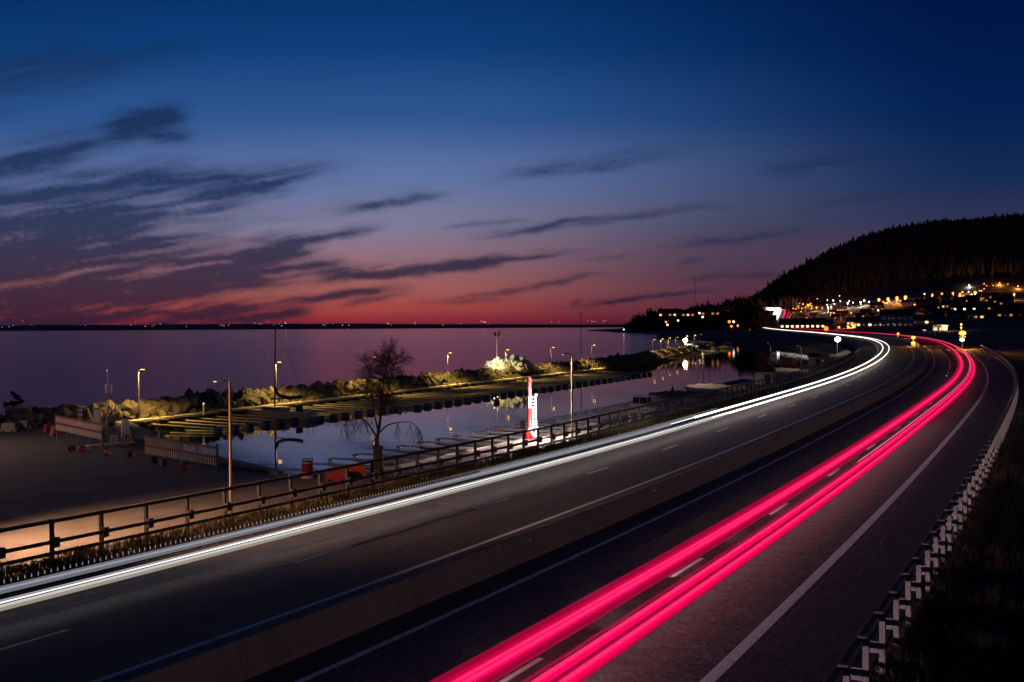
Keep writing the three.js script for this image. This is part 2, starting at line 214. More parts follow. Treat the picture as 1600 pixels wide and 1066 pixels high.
/* ------------------------------------------------------------------ land */
const spineY = (s) => (s <= 1560 ? lineAt(s)[1] : lineAt(1560)[1] + (s - 1560) * 0.03);
function spine(s) { if (s <= 1500) return lineAt(s); const [x, y, z, th] = lineAt(1500), d = s - 1500; return [x + Math.sin(th) * d, y, z + Math.cos(th) * d, th]; }
const CREST_X = [-2000, 300, 430, 512, 575, 609, 676, 744, 812, 879, 947, 1015, 1082, 1400, 4000], CREST_Y = [-20, -20, 4, 40, 86, 106, 145, 175, 195, 205, 209, 216, 223, 235, 235];
const shoreW = (s) => interp([-60, 45, 60, 150, 220, 280, 330, 420, 520, 640, 700, 780, 1000, 1400, 2000], [26.2, 26.2, 27, 27, 27, 28, 30, 35, 43, 50, 60, 92, 104, 190, 380], s);
function rightHeight(x, z, s, o) {
  const y = spineY(s), b = smoothstep(o, 14, 170), base = 4.5 + 0.045 * clamp(z - 520, 0, 1250), e = smoothstep(z, 420, 560);
  let h = lerp(y, Math.max(y, base), b * e);
  h += -0.9 * smoothstep(o, 8.5, 14) * (1 - smoothstep(o, 60, 140)) + smoothstep(o, 9, 40) * 0.35 * fbm(x * 0.05, z * 0.05, 1, 3) + smoothstep(o, 60, 200) * 2.4 * fbm(x * 0.008, z * 0.008, 2, 3);
  return h;
}
const hillHeight = (x, z) => -30 + (interp(CREST_X, CREST_Y, x + (z - 2250) * 0.04) + 30) * smoothstep(z, 1380, 2260) * (1 + 0.03 * fbm(x * 0.004, z * 0.004, 8, 3));
{
  const rows = []; for (const z of [...steps(1380, 2320, 47), 2600, 3000]) rows.push([...steps(240, 1500, 30), 1700, 2100, 2700, 3500].map((x) => V3(x, z > 2400 ? hillHeight(x * 2240 / z, 2320) - (z - 2320) * 0.02 : hillHeight(x, z), -z)));
  tag(mesh('wooded_hill', strip(rows), M.earth), 'high dark wooded hill rising behind the town', null, null, 'structure');
}
const landRows = [];
{
  const ss = [...steps(-45, 120, 3), ...steps(126, 400, 7), ...steps(410, 1000, 14), ...steps(1020, 2000, 30), ...steps(2040, 3300, 60)];
  const rightO = [6.9, 7.6, 9, 11, 13, 16, 20, 26, 34, 44, 60, 80, 105, 140, 180, 230, 290, 360, 440, 530, 630, 740, 860, 990, 1130, 1280, 1450, 1700, 2100];
  const rows = [];
  for (const s of ss) {
    const [x, , z, th] = spine(s), row = [], w = shoreW(s), y = spineY(s), put = (o, h) => row.push(V3(x + o * Math.cos(th), h, -(z - o * Math.sin(th))));
    const flat = s < 49 ? -1.75 : s < 220 ? -1.3 : lerp(-1.3, -0.9, smoothstep(s, 220, 400));
    put(-w - 6, -7); put(-w - 0.25, -6); put(-w, flat - 0.05);
    for (const t of [0, 0.2, 0.4, 0.6, 0.8]) { const o = lerp(-w + 0.3, -22.6, t), hh = s < 300 ? flat : lerp(flat, Math.max(flat, y - 1.2), smoothstep(t, 0.1, 1)) + (t > 0 ? 0.5 * fbm(s * 0.02, o * 0.05, 4, 3) : 0); put(o, hh + (s > 640 && t > 0.1 ? 1.2 + 2 * Math.abs(fbm(s * 0.01, o * 0.03, 6, 2)) : 0)); }
    put(-22.4, lerp(flat, y, 0.12)); put(-20.6, y - 0.5 + fall(s, -17)); put(-19, y - 0.2 + fall(s, -17)); put(-17.5, y - 0.1 + fall(s, -17)); put(-16.5, y - 0.06 + fall(s, -16.5));
    put(-15, y - 0.4 + fall(s, -15)); put(6, y - 0.4 + fall(s, 6));
    for (const o of rightO) { const X = x + o * Math.cos(th), Z = z - o * Math.sin(th); put(o, o < 8 ? y - 0.06 + fall(s, 7) : lerp(fall(s, 7) - 0.08, 0, smoothstep(o, 8, 40)) + rightHeight(X, Z, s, o)); }
    rows.push(row); landRows.push({ s, row });
  }
  const g = strip(rows, false, 1); g.computeVertexNormals();
  tag(mesh('ground', g, M.earth), 'dark land with verge, town slope and wooded hill', null, null, 'structure');
}
// height of that land at a place, and where the ray through a point of the photograph meets it (lifted by up)
const solidLand = (() => {
  const cell = 40, cells = new Map();
  landRows.forEach(({ s, row }) => row.forEach((p) => { const k = Math.round(p.x / cell) + ',' + Math.round(p.z / cell); if (!cells.has(k)) cells.set(k, []); cells.get(k).push(p); }));
  return (x, z) => { const near = []; const i = Math.round(x / cell), j = Math.round(z / cell); for (let r = 1; r < 5 && near.length < 6; r++) { near.length = 0; for (let a = -r; a <= r; a++) for (let b = -r; b <= r; b++) { const c = cells.get((i + a) + ',' + (j + b)); if (c) near.push(...c); } } if (!near.length) return -3; let w = 0, h = 0; const up = -z > 1380 && x > 240 ? hillHeight(x, Math.min(-z, 2320)) : -99; for (const p of near) { const d = 1 / ((p.x - x) ** 2 + (p.z - z) ** 2 + 0.5) ** 2; w += d; h += d * p.y; } return Math.max(up, h / w); };
})();
function onLand(px, py, up = 0, z0 = 330, z1 = 2400) {
  for (let Z = z0; Z < z1; Z += 12) { const p = atDepth(px, py, Z); if (p.y <= solidLand(p.x, p.z) + up) { p.y = solidLand(p.x, p.z); return p; } }
  return null;
}
// the far shore, low and dark across the lake
{
  const rows = []; for (const x of steps(-6500, 2600, 60)) { const k = 1 - 0.55 * smoothstep(x, -1600, 700), h = (32 + 9 * fbm(x * 0.0011, 3, 1, 4) + 6 * fbm(x * 0.006, 9, 1, 3) + 3 * N(x * 0.03, 1)) * k; rows.push([V3(x, -6, -5700), V3(x, 3, -5800), V3(x, h * 0.6, -6300), V3(x, h, -6900), V3(x, h * 0.4, -7600)]); }
  tag(mesh('far_shore_hills', strip(rows), mat(0.034, 0.04, 0.062, 1)), 'low dark hills on the far side of the lake', null, null, 'structure');
}
// the harbour's own paved yard: a slab with quay walls
const YARD = -1.3;
{
  const edge = []; for (const s of [-45, -30, -15, 0, 15, 30, 40, 49]) { const p = R(s, -22.3); edge.push([p.x, -p.z]); }
  const q = R(52, -26.8); edge.push([q.x, -q.z], [-7.2, 65.6], [-12, 63.6], [-13.9, 64], [-16.3, 67.2], [-22.4, 74.6], [-25, 80], [-36, 100.5], [-40.5, 101], [-43, 102.5], [-56, 110], [-90, 96], [-120, 40], [-80, -30]);
  const g = new THREE.ExtrudeGeometry(new THREE.Shape(edge.map(([x, z]) => new THREE.Vector2(x, z))), { depth: 5, bevelEnabled: false }); g.rotateX(-Math.PI / 2); g.translate(0, YARD - 5, 0);
  tag(mesh('paved_yard', g, M.lot), 'dark paved harbour yard left of the road, lit orange along the fence', null, null, 'structure');
  const kerb = thing('quay_kerb', 'low concrete kerb along the water edge of the harbour yard', 'kerb');
  const pts = [[-7.4, 65.3], [-12, 63.3], [-13.9, 63.7], [-16.5, 67], [-22.6, 74.4]];
  for (let i = 0; i < pts.length - 1; i++) { const [a, b] = [pts[i], pts[i + 1]], dx = b[0] - a[0], dz = b[1] - a[1], L = Math.hypot(dx, dz), n = Math.max(1, Math.round(L / 2.5)); for (let k = 0; k < n; k++) { const t = (k + 0.5) / n; mesh('kerb_stone', bevel(L / n - 0.03, i < 2 ? 0.12 : 0.3, 0.4, 0.03, a[0] + dx * t, YARD - 0.02, -(a[1] + dz * t), Math.atan2(dz, dx)), M.concrete, kerb); } }
}

{ // service path between the fence and the water
  const rows = roadS(50, 240).map((s) => [-26.7, -24.6, -22.7].map((o) => R(s, o, 0).setY(YARD + 0.02)));
  tag(mesh('quay_path', strip(rows), M.path), 'pale service path between the road fence and the near dock', null, null, 'structure');
}

/* ------------------------------------------------------------------ the motorway */
// worn wheel tracks, paving lanes and patches: tints of the asphalt itself
function paved(os, tracks, seed) {
  const g = ribbon(-45, 1740, os, 0), n = os.length, c = [], rows = g.attributes.position.count / n; let s = -45;
  for (let i = 0; i < rows; i++) { for (const o of os) { let k = 1 + 0.22 * fbm(s * 0.021, o * 0.9, seed, 4) + 0.1 * N(s * 0.11, o * 1.7, seed); for (const [t, w, a] of tracks) k += a * Math.exp(-(((o - t) / w) ** 2)); c.push(k, k, k); } s += roadStep(s); }
  g.setAttribute('color', new THREE.Float32BufferAttribute(c, 3)); return g;
}
const across = (a, b, d) => steps(a, b, d);
tag(mesh('left_carriageway', paved(across(-16.6, -5.2, 0.36), [[-14.75, 0.34, 0.3], [-13.3, 0.34, 0.3], [-14, 0.3, -0.2], [-10.7, 0.34, 0.24], [-9.2, 0.34, 0.24], [-9.9, 0.35, -0.22], [-11.9, 0.2, -0.2], [-6.4, 0.6, -0.2]], 3), M.asphalt), 'left carriageway of the motorway, dark asphalt towards the harbour', null, null, 'structure');
tag(mesh('right_carriageway', paved(across(-5.2, 6.95, 0.36), [[-2.7, 0.34, 0.2], [-1.2, 0.34, 0.2], [-2, 0.35, -0.2], [1.2, 0.34, 0.28], [2.75, 0.34, 0.28], [2, 0.3, -0.16], [5.5, 1.1, -0.32], [-4.6, 0.5, -0.25], [0.1, 0.18, -0.2]], 8), M.asphaltOld), 'right carriageway of the motorway, asphalt with a wide shoulder', null, null, 'structure');
function lineMark(name, o, w, s0, s1, label) {
  const t = thing(name, label, null); t.userData.kind = 'structure'; const L = 24;
  for (let s = s0; s < s1; s += L) mesh('painted_strip', ribbon(s + 0.03, Math.min(s + L, s1) - 0.03, [o - w / 2, o + w / 2], 0.006), M.paint, t);
}
lineMark('edge_line', 3.92, 0.3, -19, 700, 'wide white edge line on the right shoulder of the right carriageway');
lineMark('edge_line', -3.92, 0.2, -9.2, 700, 'white edge line beside the concrete median barrier');
lineMark('edge_line', -7.87, 0.2, -14, 500, 'white edge line of the left carriageway beside the median barrier');
lineMark('edge_line', -15.95, 0.2, -14, 400, 'white edge line at the harbour side of the left carriageway');
for (const [o, from, label] of [[-11.84, 17.9, 'dashed white lane line on the left carriageway'], [0, 9.26, 'dashed white lane line on the right carriageway between the red light trails']]) {
  const t = thing('lane_line', label, null); t.userData.kind = 'structure';
  for (let s = from - 24; s < 420; s += 12) mesh('dash', ribbon(s, s + 3, [o - 0.075, o + 0.075], 0.006), M.paint, t);
}
{ // sealed cracks and paving seams in the asphalt
  const t = thing('crack_seal', 'dark sealed cracks and seams wandering over the asphalt', null); t.userData.kind = 'structure'; const r = rng(71), seal = mat(0.012, 0.012, 0.013, 0.45);
  for (let k = 0; k < 26; k++) { const s0 = -8 + r() * 110, o0 = [-14, -9.9, -2.1, 2, 5.2][k % 5] + (r() - 0.5) * 2.4, len = 4 + r() * 14, side = r() < 0.3; const rows = []; let o = o0; for (let d = 0; d <= 1.0001; d += 0.05) { o += (r() - 0.5) * 0.14; const s = side ? s0 + (r() - 0.5) * 0.12 : s0 + d * len, oo = side ? o0 - 1.7 + d * 3.4 : o, w = 0.018 + r() * 0.014; rows.push(side ? [R(s - w, oo, 0.004), R(s + w, oo, 0.004)] : [R(s, oo - w, 0.004), R(s, oo + w, 0.004)]); } mesh('seal_line', strip(rows), seal, t); }
  for (const o of [-11.6, -7.4, -3.62, 0.34, 4.26]) for (let s = -16; s < 240; s += 32) mesh('paving_seam', ribbon(s, s + 32, [o - 0.014, o + 0.014], 0.003), seal, t);
}
{ // median barrier: precast lengths butted end to end
  const t = thing('median_barrier', 'long brownish concrete barrier between the two carriageways', 'barrier');
  const pr = [[-5.62, 0], [-5.05, 0], [-5.08, 0.12], [-5.2, 0.3], [-5.26, 0.83], [-5.41, 0.83], [-5.47, 0.3], [-5.59, 0.12]];
  for (let s = -10, n = 0; s < 560; s += s < 200 ? 6 : 24, n++) mesh('concrete_block', sweep(s + 0.02, s + (s < 200 ? 6 : 24) - 0.02, pr, true, 3), M.barrier, t);
  const post = box(0.05, 0.16, 0.1), refl = mat(0.7, 0.55, 0.35, 0.3);
  for (let s = 22; s < 150; s += 12) { const p = R(s, -5.22, 0.6); const m = mesh('reflector', box(0.03, 0.09, 0.06), refl, t); m.position.copy(p); m.rotation.y = -headingAt(s); }
}
{ // the fence on the harbour side
  const t = thing('road_fence', 'dark three rail road fence between the left carriageway and the harbour', 'fence');
  const post = new THREE.BoxGeometry(0.13, 1.75, 0.1).translate(0, 0.55, 0), cap = new THREE.BoxGeometry(0.18, 0.06, 0.14), block = new THREE.BoxGeometry(0.2, 0.34, 0.24);
  const low = (s) => fall(s, -17) * 0;
  for (let s = -6; s <= 236; s += 2.1) {
    const p = R(s, -20, -0.2), a = -headingAt(s), m = mesh('post', post, M.fence, t); m.position.copy(p); m.rotation.y = a;
    const c = mesh('post_cap', cap, M.fence, t); c.position.copy(p).y += 1.45; c.rotation.y = a;
    const q = R(s, -19.84, 0.5), b = mesh('spacer_block', block, M.fence, t); b.position.copy(q); b.rotation.y = a;
  }
  mesh('top_rail', sweep(-8, 238, rect(-20, 1.2, 0.11, 0.12), true), M.fence, t);
  mesh('middle_rail', sweep(-8, 238, rect(-19.68, 0.56, 0.07, 0.12), true), M.fence, t);
  mesh('lower_rail', sweep(-8, 238, rect(-19.87, 0.12, 0.07, 0.12), true), M.fence, t);
  const sp = R(50.6, -20, 1.35), sg = thing('small_sign', 'small grey plate standing above the fence left of the lit ladder', 'sign', sp.toArray(), -headingAt(50));
  mesh('plate', bevel(0.36, 0.56, 0.04, 0.03, 0, 0.05, 0), M.greyMetal, sg); mesh('stem', cyl(0.025, 0.025, 0.5, 0, -0.4, 0.03), M.galv, sg);
}
{ // the same kind of fence on the right shoulder, seen from behind
  const t = thing('guardrail', 'three rail steel guardrail on pale posts along the right shoulder', 'guardrail');
  const post = new THREE.BoxGeometry(0.125, 1.5, 0.11).translate(0, 0.55, 0), cap = new THREE.BoxGeometry(0.2, 0.1, 0.16), block = new THREE.BoxGeometry(0.24, 0.26, 0.12);
  for (let s = 4.4; s <= 262; s += 2.05) {
    const p = R(s, 7.16, 0), a = -headingAt(s), m = mesh('post', post, M.greyMetal, t); m.position.copy(p); m.rotation.y = a;
    const q = R(s, 6.97, 0.56), b = mesh('spacer_block', block, M.greyMetal, t); b.position.copy(q); b.rotation.y = a;
    const c = mesh('post_cap', cap, M.darkMetal, t); c.position.copy(R(s, 7.1, 1.3)); c.rotation.y = a;
  }
  const w = (o, h, t2) => [[o - 0.05, h - t2], [o + 0.03, h - t2], [o + 0.03, h + t2 - 0.015], [o + 0.015, h + t2], [o - 0.035, h + t2], [o - 0.05, h + t2 - 0.015]];
  mesh('top_rail', sweep(2, 264, w(6.98, 1.21, 0.075), true), M.railMetal, t); mesh('middle_rail', sweep(2, 264, w(6.82, 0.6, 0.065), true), M.railMetal, t); mesh('lower_rail', sweep(2, 264, w(6.98, 0.2, 0.06), true), M.railMetal, t);
}

/* ------------------------------------------------------------------ light trails of the traffic: glowing tubes at lamp height along the lanes */
function tube(s0, s1, o, h, r, seg = 6, flat = 1) {
  const rows = roadS(s0, s1).map((s) => { const th = headingAt(s), c = R(s, o, h), n = V3(Math.cos(th), 0, Math.sin(th)), l = []; for (let k = 0; k <= seg; k++) { const a = k / seg * 2 * Math.PI; l.push(c.clone().addScaledVector(n, Math.cos(a) * r).add(V3(0, Math.sin(a) * r * flat, 0))); } return l; });
  const g = strip(rows), caps = []; 
  for (const i of [0, rows.length - 1]) { const l = rows[i], P = []; for (let k = 1; k < seg - 1; k++) for (const q of [l[0], l[k], l[k + 1]]) P.push(q.x, q.y, q.z); const c = new THREE.BufferGeometry(); c.setAttribute('position', new THREE.Float32BufferAttribute(P, 3)); c.setAttribute('uv', new THREE.Float32BufferAttribute(new Float32Array(P.length / 3 * 2), 2)); c.computeVertexNormals(); caps.push(c); }
  return join([g, ...caps]);
}
const G = { white: glowing(1, 0.95, 0.88, 2.6), cool: glowing(0.86, 0.92, 1, 1.5), grey: glowing(0.84, 0.86, 1, 0.17), soft: glowing(0.84, 0.87, 1, 0.36), warm: glowing(1, 0.9, 0.78, 0.3), hot: glowing(1, 0.9, 0.76, 0.62), hotWarm: glowing(1, 0.86, 0.68, 2.4), dots: glowing(0.92, 0.8, 0.85, 0.42),
  red: glowing(1, 0.0, 0.1, 1.02), dimRed: glowing(1, 0.0, 0.07, 0.42), midRed: glowing(1, 0.0, 0.08, 0.75), pink: glowing(1, 0.045, 0.13, 1.05), amber: glowing(1, 0.13, 0.05, 0.8) };
function trail(name, label, category, list, group) { const t = thing(name, label, category, [0, 0, 0], 0, group); for (const [part, s0, s1, o, h, r, m, flat] of list) mesh(part, tube(s0, s1, o, h, r, 6, flat ?? 1), m, t); return t; }
trail('headlight_trail', 'cool white headlight trail nearest the harbour fence on the left carriageway', 'light trail', [['core_streak', 70, 870, -14.78, 0.65, 0.08, G.white], ['thin_streak', 30, 72, -14.76, 0.66, 0.035, G.cool], ['broad_streak', -14, 64, -14.74, 0.66, 0.045, G.soft], ['side_streak', -14, 64, -14.66, 0.62, 0.05, G.grey], ['side_streak', -14, 64, -14.84, 0.69, 0.05, G.grey], ['upper_streak', 36, 71, -15.0, 0.72, 0.05, G.grey]]);
trail('headlight_trail', 'creamy white headlight trail nearer the lane dashes on the left carriageway', 'light trail', [['core_streak', 70, 870, -13.3, 0.65, 0.08, G.hotWarm], ['thin_streak', -14, 74, -13.36, 0.7, 0.02, G.cool], ['broad_streak', -14, 74, -13.2, 0.64, 0.055, G.hot], ['side_streak', -14, 72, -13.12, 0.6, 0.05, G.warm], ['upper_streak', -14, 60, -13.46, 0.73, 0.02, G.dots]]);
{ // a pulsed lamp leaves a row of short ticks
  const t = thing('pulsed_light_trail', 'row of tiny pale ticks beside the upper headlight trail', 'light trail'); const l = [];
  for (let s = 9; s < 78; s += 0.22) { const a = R(s, -15.3, 0.68), b = R(s + 0.02, -15.33, 0.77); l.push(limb(a, b, 0.011, 0.008, 4)); }
  tag(mesh('tick', l, G.dots, t), null, null, null, 'stuff');
}
{ // each band is many passing cars: thin streaks side by side at slightly different heights and strengths
  const tones = [0.16, 0.3, 0.5, 0.75, 1.0, 1.25].map((k) => glowing(1, 0.0, 0.085 + 0.012 * k, k)), hot = glowing(1, 0.022, 0.13, 1.15), pale = glowing(1, 0.3, 0.38, 0.95);
  const band = (o0, o1, n, seed, lean) => { const r = rng(seed), l = []; for (let i = 0; i < n; i++) { const t = i / (n - 1), edge = Math.min(t, 1 - t) * 2, k = clamp(Math.floor(lean(t) * 5.9 * (0.55 + 0.45 * Math.min(1, edge * 3)) * (0.62 + r() * 0.55)), 0, 5); l.push(['streak', r() < 0.8 ? -14 : 20 + r() * 60, 470, lerp(o0, o1, t) + (r() - 0.5) * 0.02, 0.85 - 0.13 * t + (r() - 0.5) * 0.05, 0.019 + r() * 0.022, tones[k]]); } return l; };
  trail('tail_light_trail', 'left crimson tail light trail beside the lane dashes', 'light trail', [...band(0.0, 0.8, 15, 3, (t) => 0.32 + 0.6 * Math.exp(-(((t - 0.62) / 0.22) ** 2))), ['bright_streak', -14, 470, 0.43, 0.86, 0.03, hot], ['bright_streak', -14, 470, 0.56, 0.83, 0.035, hot]]);
  trail('tail_light_trail', 'right crimson tail light trail in the outer lane', 'light trail', [...band(1.6, 2.42, 16, 8, (t) => 0.45 + 0.55 * Math.exp(-(((t - 0.25) / 0.16) ** 2)) + 0.5 * Math.exp(-(((t - 0.78) / 0.17) ** 2)) - 0.35 * Math.exp(-(((t - 0.5) / 0.07) ** 2))), ['bright_streak', 44, 470, 1.64, 0.95, 0.018, pale], ['bright_streak', -14, 470, 1.8, 0.87, 0.04, hot], ['bright_streak', -14, 470, 2.2, 0.82, 0.045, hot]]);
}
trail('tail_light_trail', 'distant crimson tail light trail curving past the amber warning lamps', 'light trail', [['streak', 472, 800, 0.5, 0.85, 0.2, G.dimRed], ['streak', 472, 800, 2.1, 0.85, 0.2, G.midRed]]);
trail('headlight_trail', 'white headlight trail on the far road where it climbs into town', 'light trail', [['core_streak', 1290, 1640, -12.5, 2.4, 2.3, G.white], ['streak', 1300, 1640, -17.4, 2.2, 2, G.white]]);
trail('tail_light_trail', 'pinkish red tail light trail beside the far climbing road', 'light trail', [['streak', 1300, 1600, -5, 1.2, 1.1, G.red], ['streak', 1260, 1420, 3, 1, 0.7, G.amber], ['streak', 1330, 1560, 0, 1, 0.9, G.midRed], ['streak', 1270, 1390, 8, 1, 0.6, G.amber]]);
// the light those lamps throw on the road, as long soft lights just under the trails
for (const [o, h, s0, s1, L, w, col, k] of [[-14.7, 0.5, -8, 200, 16, 0.5, [1, 0.85, 0.82], 0.36], [-13.3, 0.5, -8, 200, 16, 0.5, [1, 0.84, 0.78], 0.36], [0.45, 0.6, -8, 200, 16, 0.7, [1, 0.05, 0.12], 0.08], [2.0, 0.6, -8, 200, 16, 0.7, [1, 0.05, 0.12], 0.08]])
  for (let s = s0; s < s1; s += L) { const l = new THREE.RectAreaLight(new THREE.Color(...col), k, w, L); const p = R(s + L / 2, o, h); l.position.copy(p); const d = headingAt(s + L / 2); l.up.set(Math.sin(d), 0, -Math.cos(d)); l.lookAt(p.x, p.y - 1, p.z); l.name = 'trail_light'; scene.add(l); }
// the low beams of the departing cars shine forward along the right carriageway
for (let s = -28; s < 220; s += s < 70 ? 2.5 : 10) { const l = new THREE.SpotLight(new THREE.Color(1, 0.66, 0.71), s < 70 ? 52 : 36, 0, 0.42, 1, 2), d = headingAt(s), p = R(s, 1.6, 0.56), q = R(s, 1.6, 0.56).add(V3(Math.sin(d + 0.04) * 10, 0.1, -Math.cos(d + 0.04) * 10)); l.position.copy(p); l.target.position.copy(q); l.castShadow = true; l.shadow.radius = 6; l.name = 'headlamp_and_fill_light'; scene.add(l, l.target); }
// and those of the oncoming cars along the left carriageway, towards the camera
for (let s = 20; s < 240; s += s < 100 ? 2.5 : 10) { const l = new THREE.SpotLight(new THREE.Color(1, 0.7, 0.74), s < 100 ? 8 : 22, 0, 0.5, 1, 2), d = headingAt(s) + Math.PI + 0.02, p = R(s, -13.9, 0.56), q = R(s, -13.9, 0.56).add(V3(Math.sin(d) * 10, 0.1, -Math.cos(d) * 10)); l.position.copy(p); l.target.position.copy(q); l.castShadow = true; l.shadow.radius = 6; l.name = 'headlamp_and_fill_light'; scene.add(l, l.target); }
for (let s = -24; s < 100; s += 2) { const l = new THREE.SpotLight(new THREE.Color(1, 0.62, 0.66), 9, 0, 0.5, 1, 2), d = headingAt(s) + 0.42, p = R(s, 2.2, 0.62), q = R(s, 2.2, 0.62).add(V3(Math.sin(d) * 10, 0.5, -Math.cos(d) * 10)); l.position.copy(p); l.target.position.copy(q); l.castShadow = true; l.shadow.radius = 6; l.name = 'headlamp_and_fill_light'; scene.add(l, l.target); }  // extra spots turned right, added to brighten the verge grass
for (let s = -28; s < 150; s += 6) { const l = new THREE.SpotLight(new THREE.Color(1, 0.74, 0.7), 30, 0, 0.5, 1, 2), d = headingAt(s) - 0.12, p = R(s, 0.1, 0.56), q = R(s, 0.1, 0.56).add(V3(Math.sin(d) * 10, 0.1, -Math.cos(d) * 10)); l.position.copy(p); l.target.position.copy(q); l.castShadow = true; l.shadow.radius = 6; l.name = 'headlamp_and_fill_light'; scene.add(l, l.target); }  // extra spots turned left, added to brighten the inner lane and edge line

/* ------------------------------------------------------------------ breakwater of boulders, its walkway, lamps and mooring booms */
const LAMP_SLOPE = 0.463, lampX = (z) => -28 + LAMP_SLOPE * (z - 126), DIR = V3(0.42, 0, -0.9075), OUT = V3(0.9075, 0, 0.42);   // along the walkway, and from it towards the yard
const walk = (d, out, y) => V3(-28, y, -126).addScaledVector(DIR, d).addScaledVector(OUT, out);                               // d metres along from the lamp third from the left
const WALK = -1.4;
function makeRocks(mats) {
  const out = []; for (let k = 0; k < 10; k++) {
    const r = rng(100 + k), pts = [], n = k < 8 ? 11 + (k % 4) * 2 : 8;                                   // broken stone: the hull of a few corners
    for (let i = 0; i < n; i++) { const y = 1 - 2 * (i + 0.5) / n, a = i * 2.4 + (r() - 0.5) * 1.3, q = Math.sqrt(1 - y * y), s = 0.78 + r() * 0.4; pts.push(V3(Math.cos(a) * q * s * 1.25, y * s * 0.8, Math.sin(a) * q * s)); }
    const g = new ConvexGeometry(pts), p = g.attributes.position, uv = []; for (let i = 0; i < p.count; i++) uv.push(p.getX(i) * 0.5 + p.getY(i) * 0.3, p.getZ(i) * 0.5 + p.getY(i) * 0.4); g.setAttribute('uv', new THREE.Float32BufferAttribute(uv, 2)); g.computeVertexNormals(); out.push(g);
  } return out;
}
const ROCKS = makeRocks();
{
  const bw = thing('breakwater', 'long breakwater of piled boulders between the lake and the small harbour', 'breakwater');
  const path = [[-90, 18], [-80, 40], [-62, 70], [-48.6, 90], [-31.2, 126], [-2, 189], [13.8, 223], [27, 258], [46, 322], [54, 350], [74, 420], [92, 470]].map(([x, z]) => V3(x, 0, -z));
  const curve = new THREE.CatmullRomCurve3(path, false, 'catmullrom', 0.2), LEN = curve.getLength(), pts = curve.getSpacedPoints(400), near = [];
  // core of smaller stone and soil under the boulders
  const rows = []; for (let i = 0; i <= 400; i += 4) { const p = pts[i], t = curve.getTangentAt(i / 400), n = V3(-t.z, 0, t.x); rows.push([[-6, -4], [-2.6, -1], [-0.8, -0.2], [0.8, -0.25], [1.9, -0.95], [3.2, -2.6], [5, -5]].map(([o, y]) => p.clone().addScaledVector(n, o).setY(y - 0.35))); }
  mesh('rubble_core', strip(rows), M.earth, bw);
  const r = rng(77), list = [];
  for (let d = 0; d < LEN; d += 1.0) {
    const u = d / LEN, p = curve.getPointAt(u), t = curve.getTangentAt(u), n = V3(-t.z, 0, t.x);                                 // n points to the harbour
    for (const [o, y, s] of [[2.85, -1.55, 0.62], [2.0, -1.1, 0.82], [1.05, -0.62, 0.88], [0.05, -0.34, 0.75], [-1.3, -0.5, 0.9], [-2.9, -1.6, 1]]) {
      if (o < -1 && r() < 0.4) continue;
      const q = p.clone().addScaledVector(n, o + (r() - 0.5) * 0.5).addScaledVector(t, (r() - 0.5) * 0.8), sc = s * (0.5 + r() * 0.6); q.y = y + (r() - 0.5) * 0.4;
      list.push({ q, sc: V3(sc * (0.8 + r() * 0.5), sc * (0.8 + r() * 0.35), sc * (0.8 + r() * 0.5)), e: new THREE.Euler(r() * 6.3, r() * 6.3, r() * 6.3), k: Math.floor(r() * 8), m: Math.floor(r() * 4), u, seen: o > -0.5 && q.x / -q.z > -0.52 ? Math.hypot(q.x, q.z) : 1e4 + r() });
    }
  }
  list.sort((a, b) => a.seen - b.seen);
  const rest = [];
  list.forEach((a, i) => {
    if (i < 298) { const m = mesh('boulder', ROCKS[a.k], rockMats[a.m], bw); m.position.copy(a.q); m.scale.copy(a.sc); m.rotation.copy(a.e); }
    else { const g = ROCKS[a.seen > 300 ? 8 + (a.k & 1) : a.k].clone(); g.applyMatrix4(new THREE.Matrix4().compose(a.q, new THREE.Quaternion().setFromEuler(a.e), a.sc)); rest.push(g); }
  });
  tag(mesh('boulder_pile', rest, rockMats[0], bw), null, null, null, 'stuff');
  // the pale heap of floodlit stones on its crest
  const heap = thing('stone_heap', 'floodlit heap of pale boulders with a flagpole on the breakwater', 'stone heap', [-0.8, -0.6, -190]);
  for (let i = 0; i < 90; i++) { const a = r() * 6.283, d = Math.sqrt(r()), x = Math.cos(a) * d * 5.2, z = Math.sin(a) * d * 1.7, y = 0.35 + 2.0 * (1 - d ** 2.4) * (x > 0 ? 1 : 1 - 0.22 * Math.abs(x) / 5) + (r() - 0.5) * 0.2; const m = mesh('stone', ROCKS[i % 8], paleRock, heap), s = 0.42 + r() * 0.36; m.position.set(x * 0.92, y, z - x * 1.6 * 0.2); m.scale.set(s * 1.2, s * 0.85, s); m.rotation.set(r() * 6, r() * 6, r() * 6); }
  mesh('heap_core', new THREE.SphereGeometry(1, 14, 8, 0, 6.3, 0, 1.57).scale(4.6, 2.0, 1.5), M.earth, heap);
  const fl = thing('floodlight', 'small floodlight hidden behind the breakwater stones, aimed at the pale heap', 'floodlight', [-4.5, 0.65, -184], 0.3);
  mesh('housing', bevel(0.4, 0.26, 0.3, 0.04), M.black, fl); mesh('lamp_glass', box(0.34, 0.03, 0.24, 0, 0.275, 0), glowing(1, 0.95, 0.7, 3), fl);
  const sl = new THREE.SpotLight(new THREE.Color(1, 0.93, 0.6), 250, 0, 0.8, 0.6, 2); sl.position.set(-4.5, 1.0, -184); sl.target.position.set(-0.4, 1.3, -190); sl.castShadow = true; sl.shadow.radius = 6; scene.add(sl, sl.target);
  const fp = thing('flagpole', 'lit flagpole with a dark red flag above the pale stone heap', 'flagpole', atDepth(776.5, 556, 192).toArray());
  mesh('pole', cyl(0.06, 0.045, 5.2, 0, -1, 0, 8), M.white, fp); mesh('finial', new THREE.SphereGeometry(0.08, 8, 6).translate(0, 4.22, 0), M.yellow, fp);
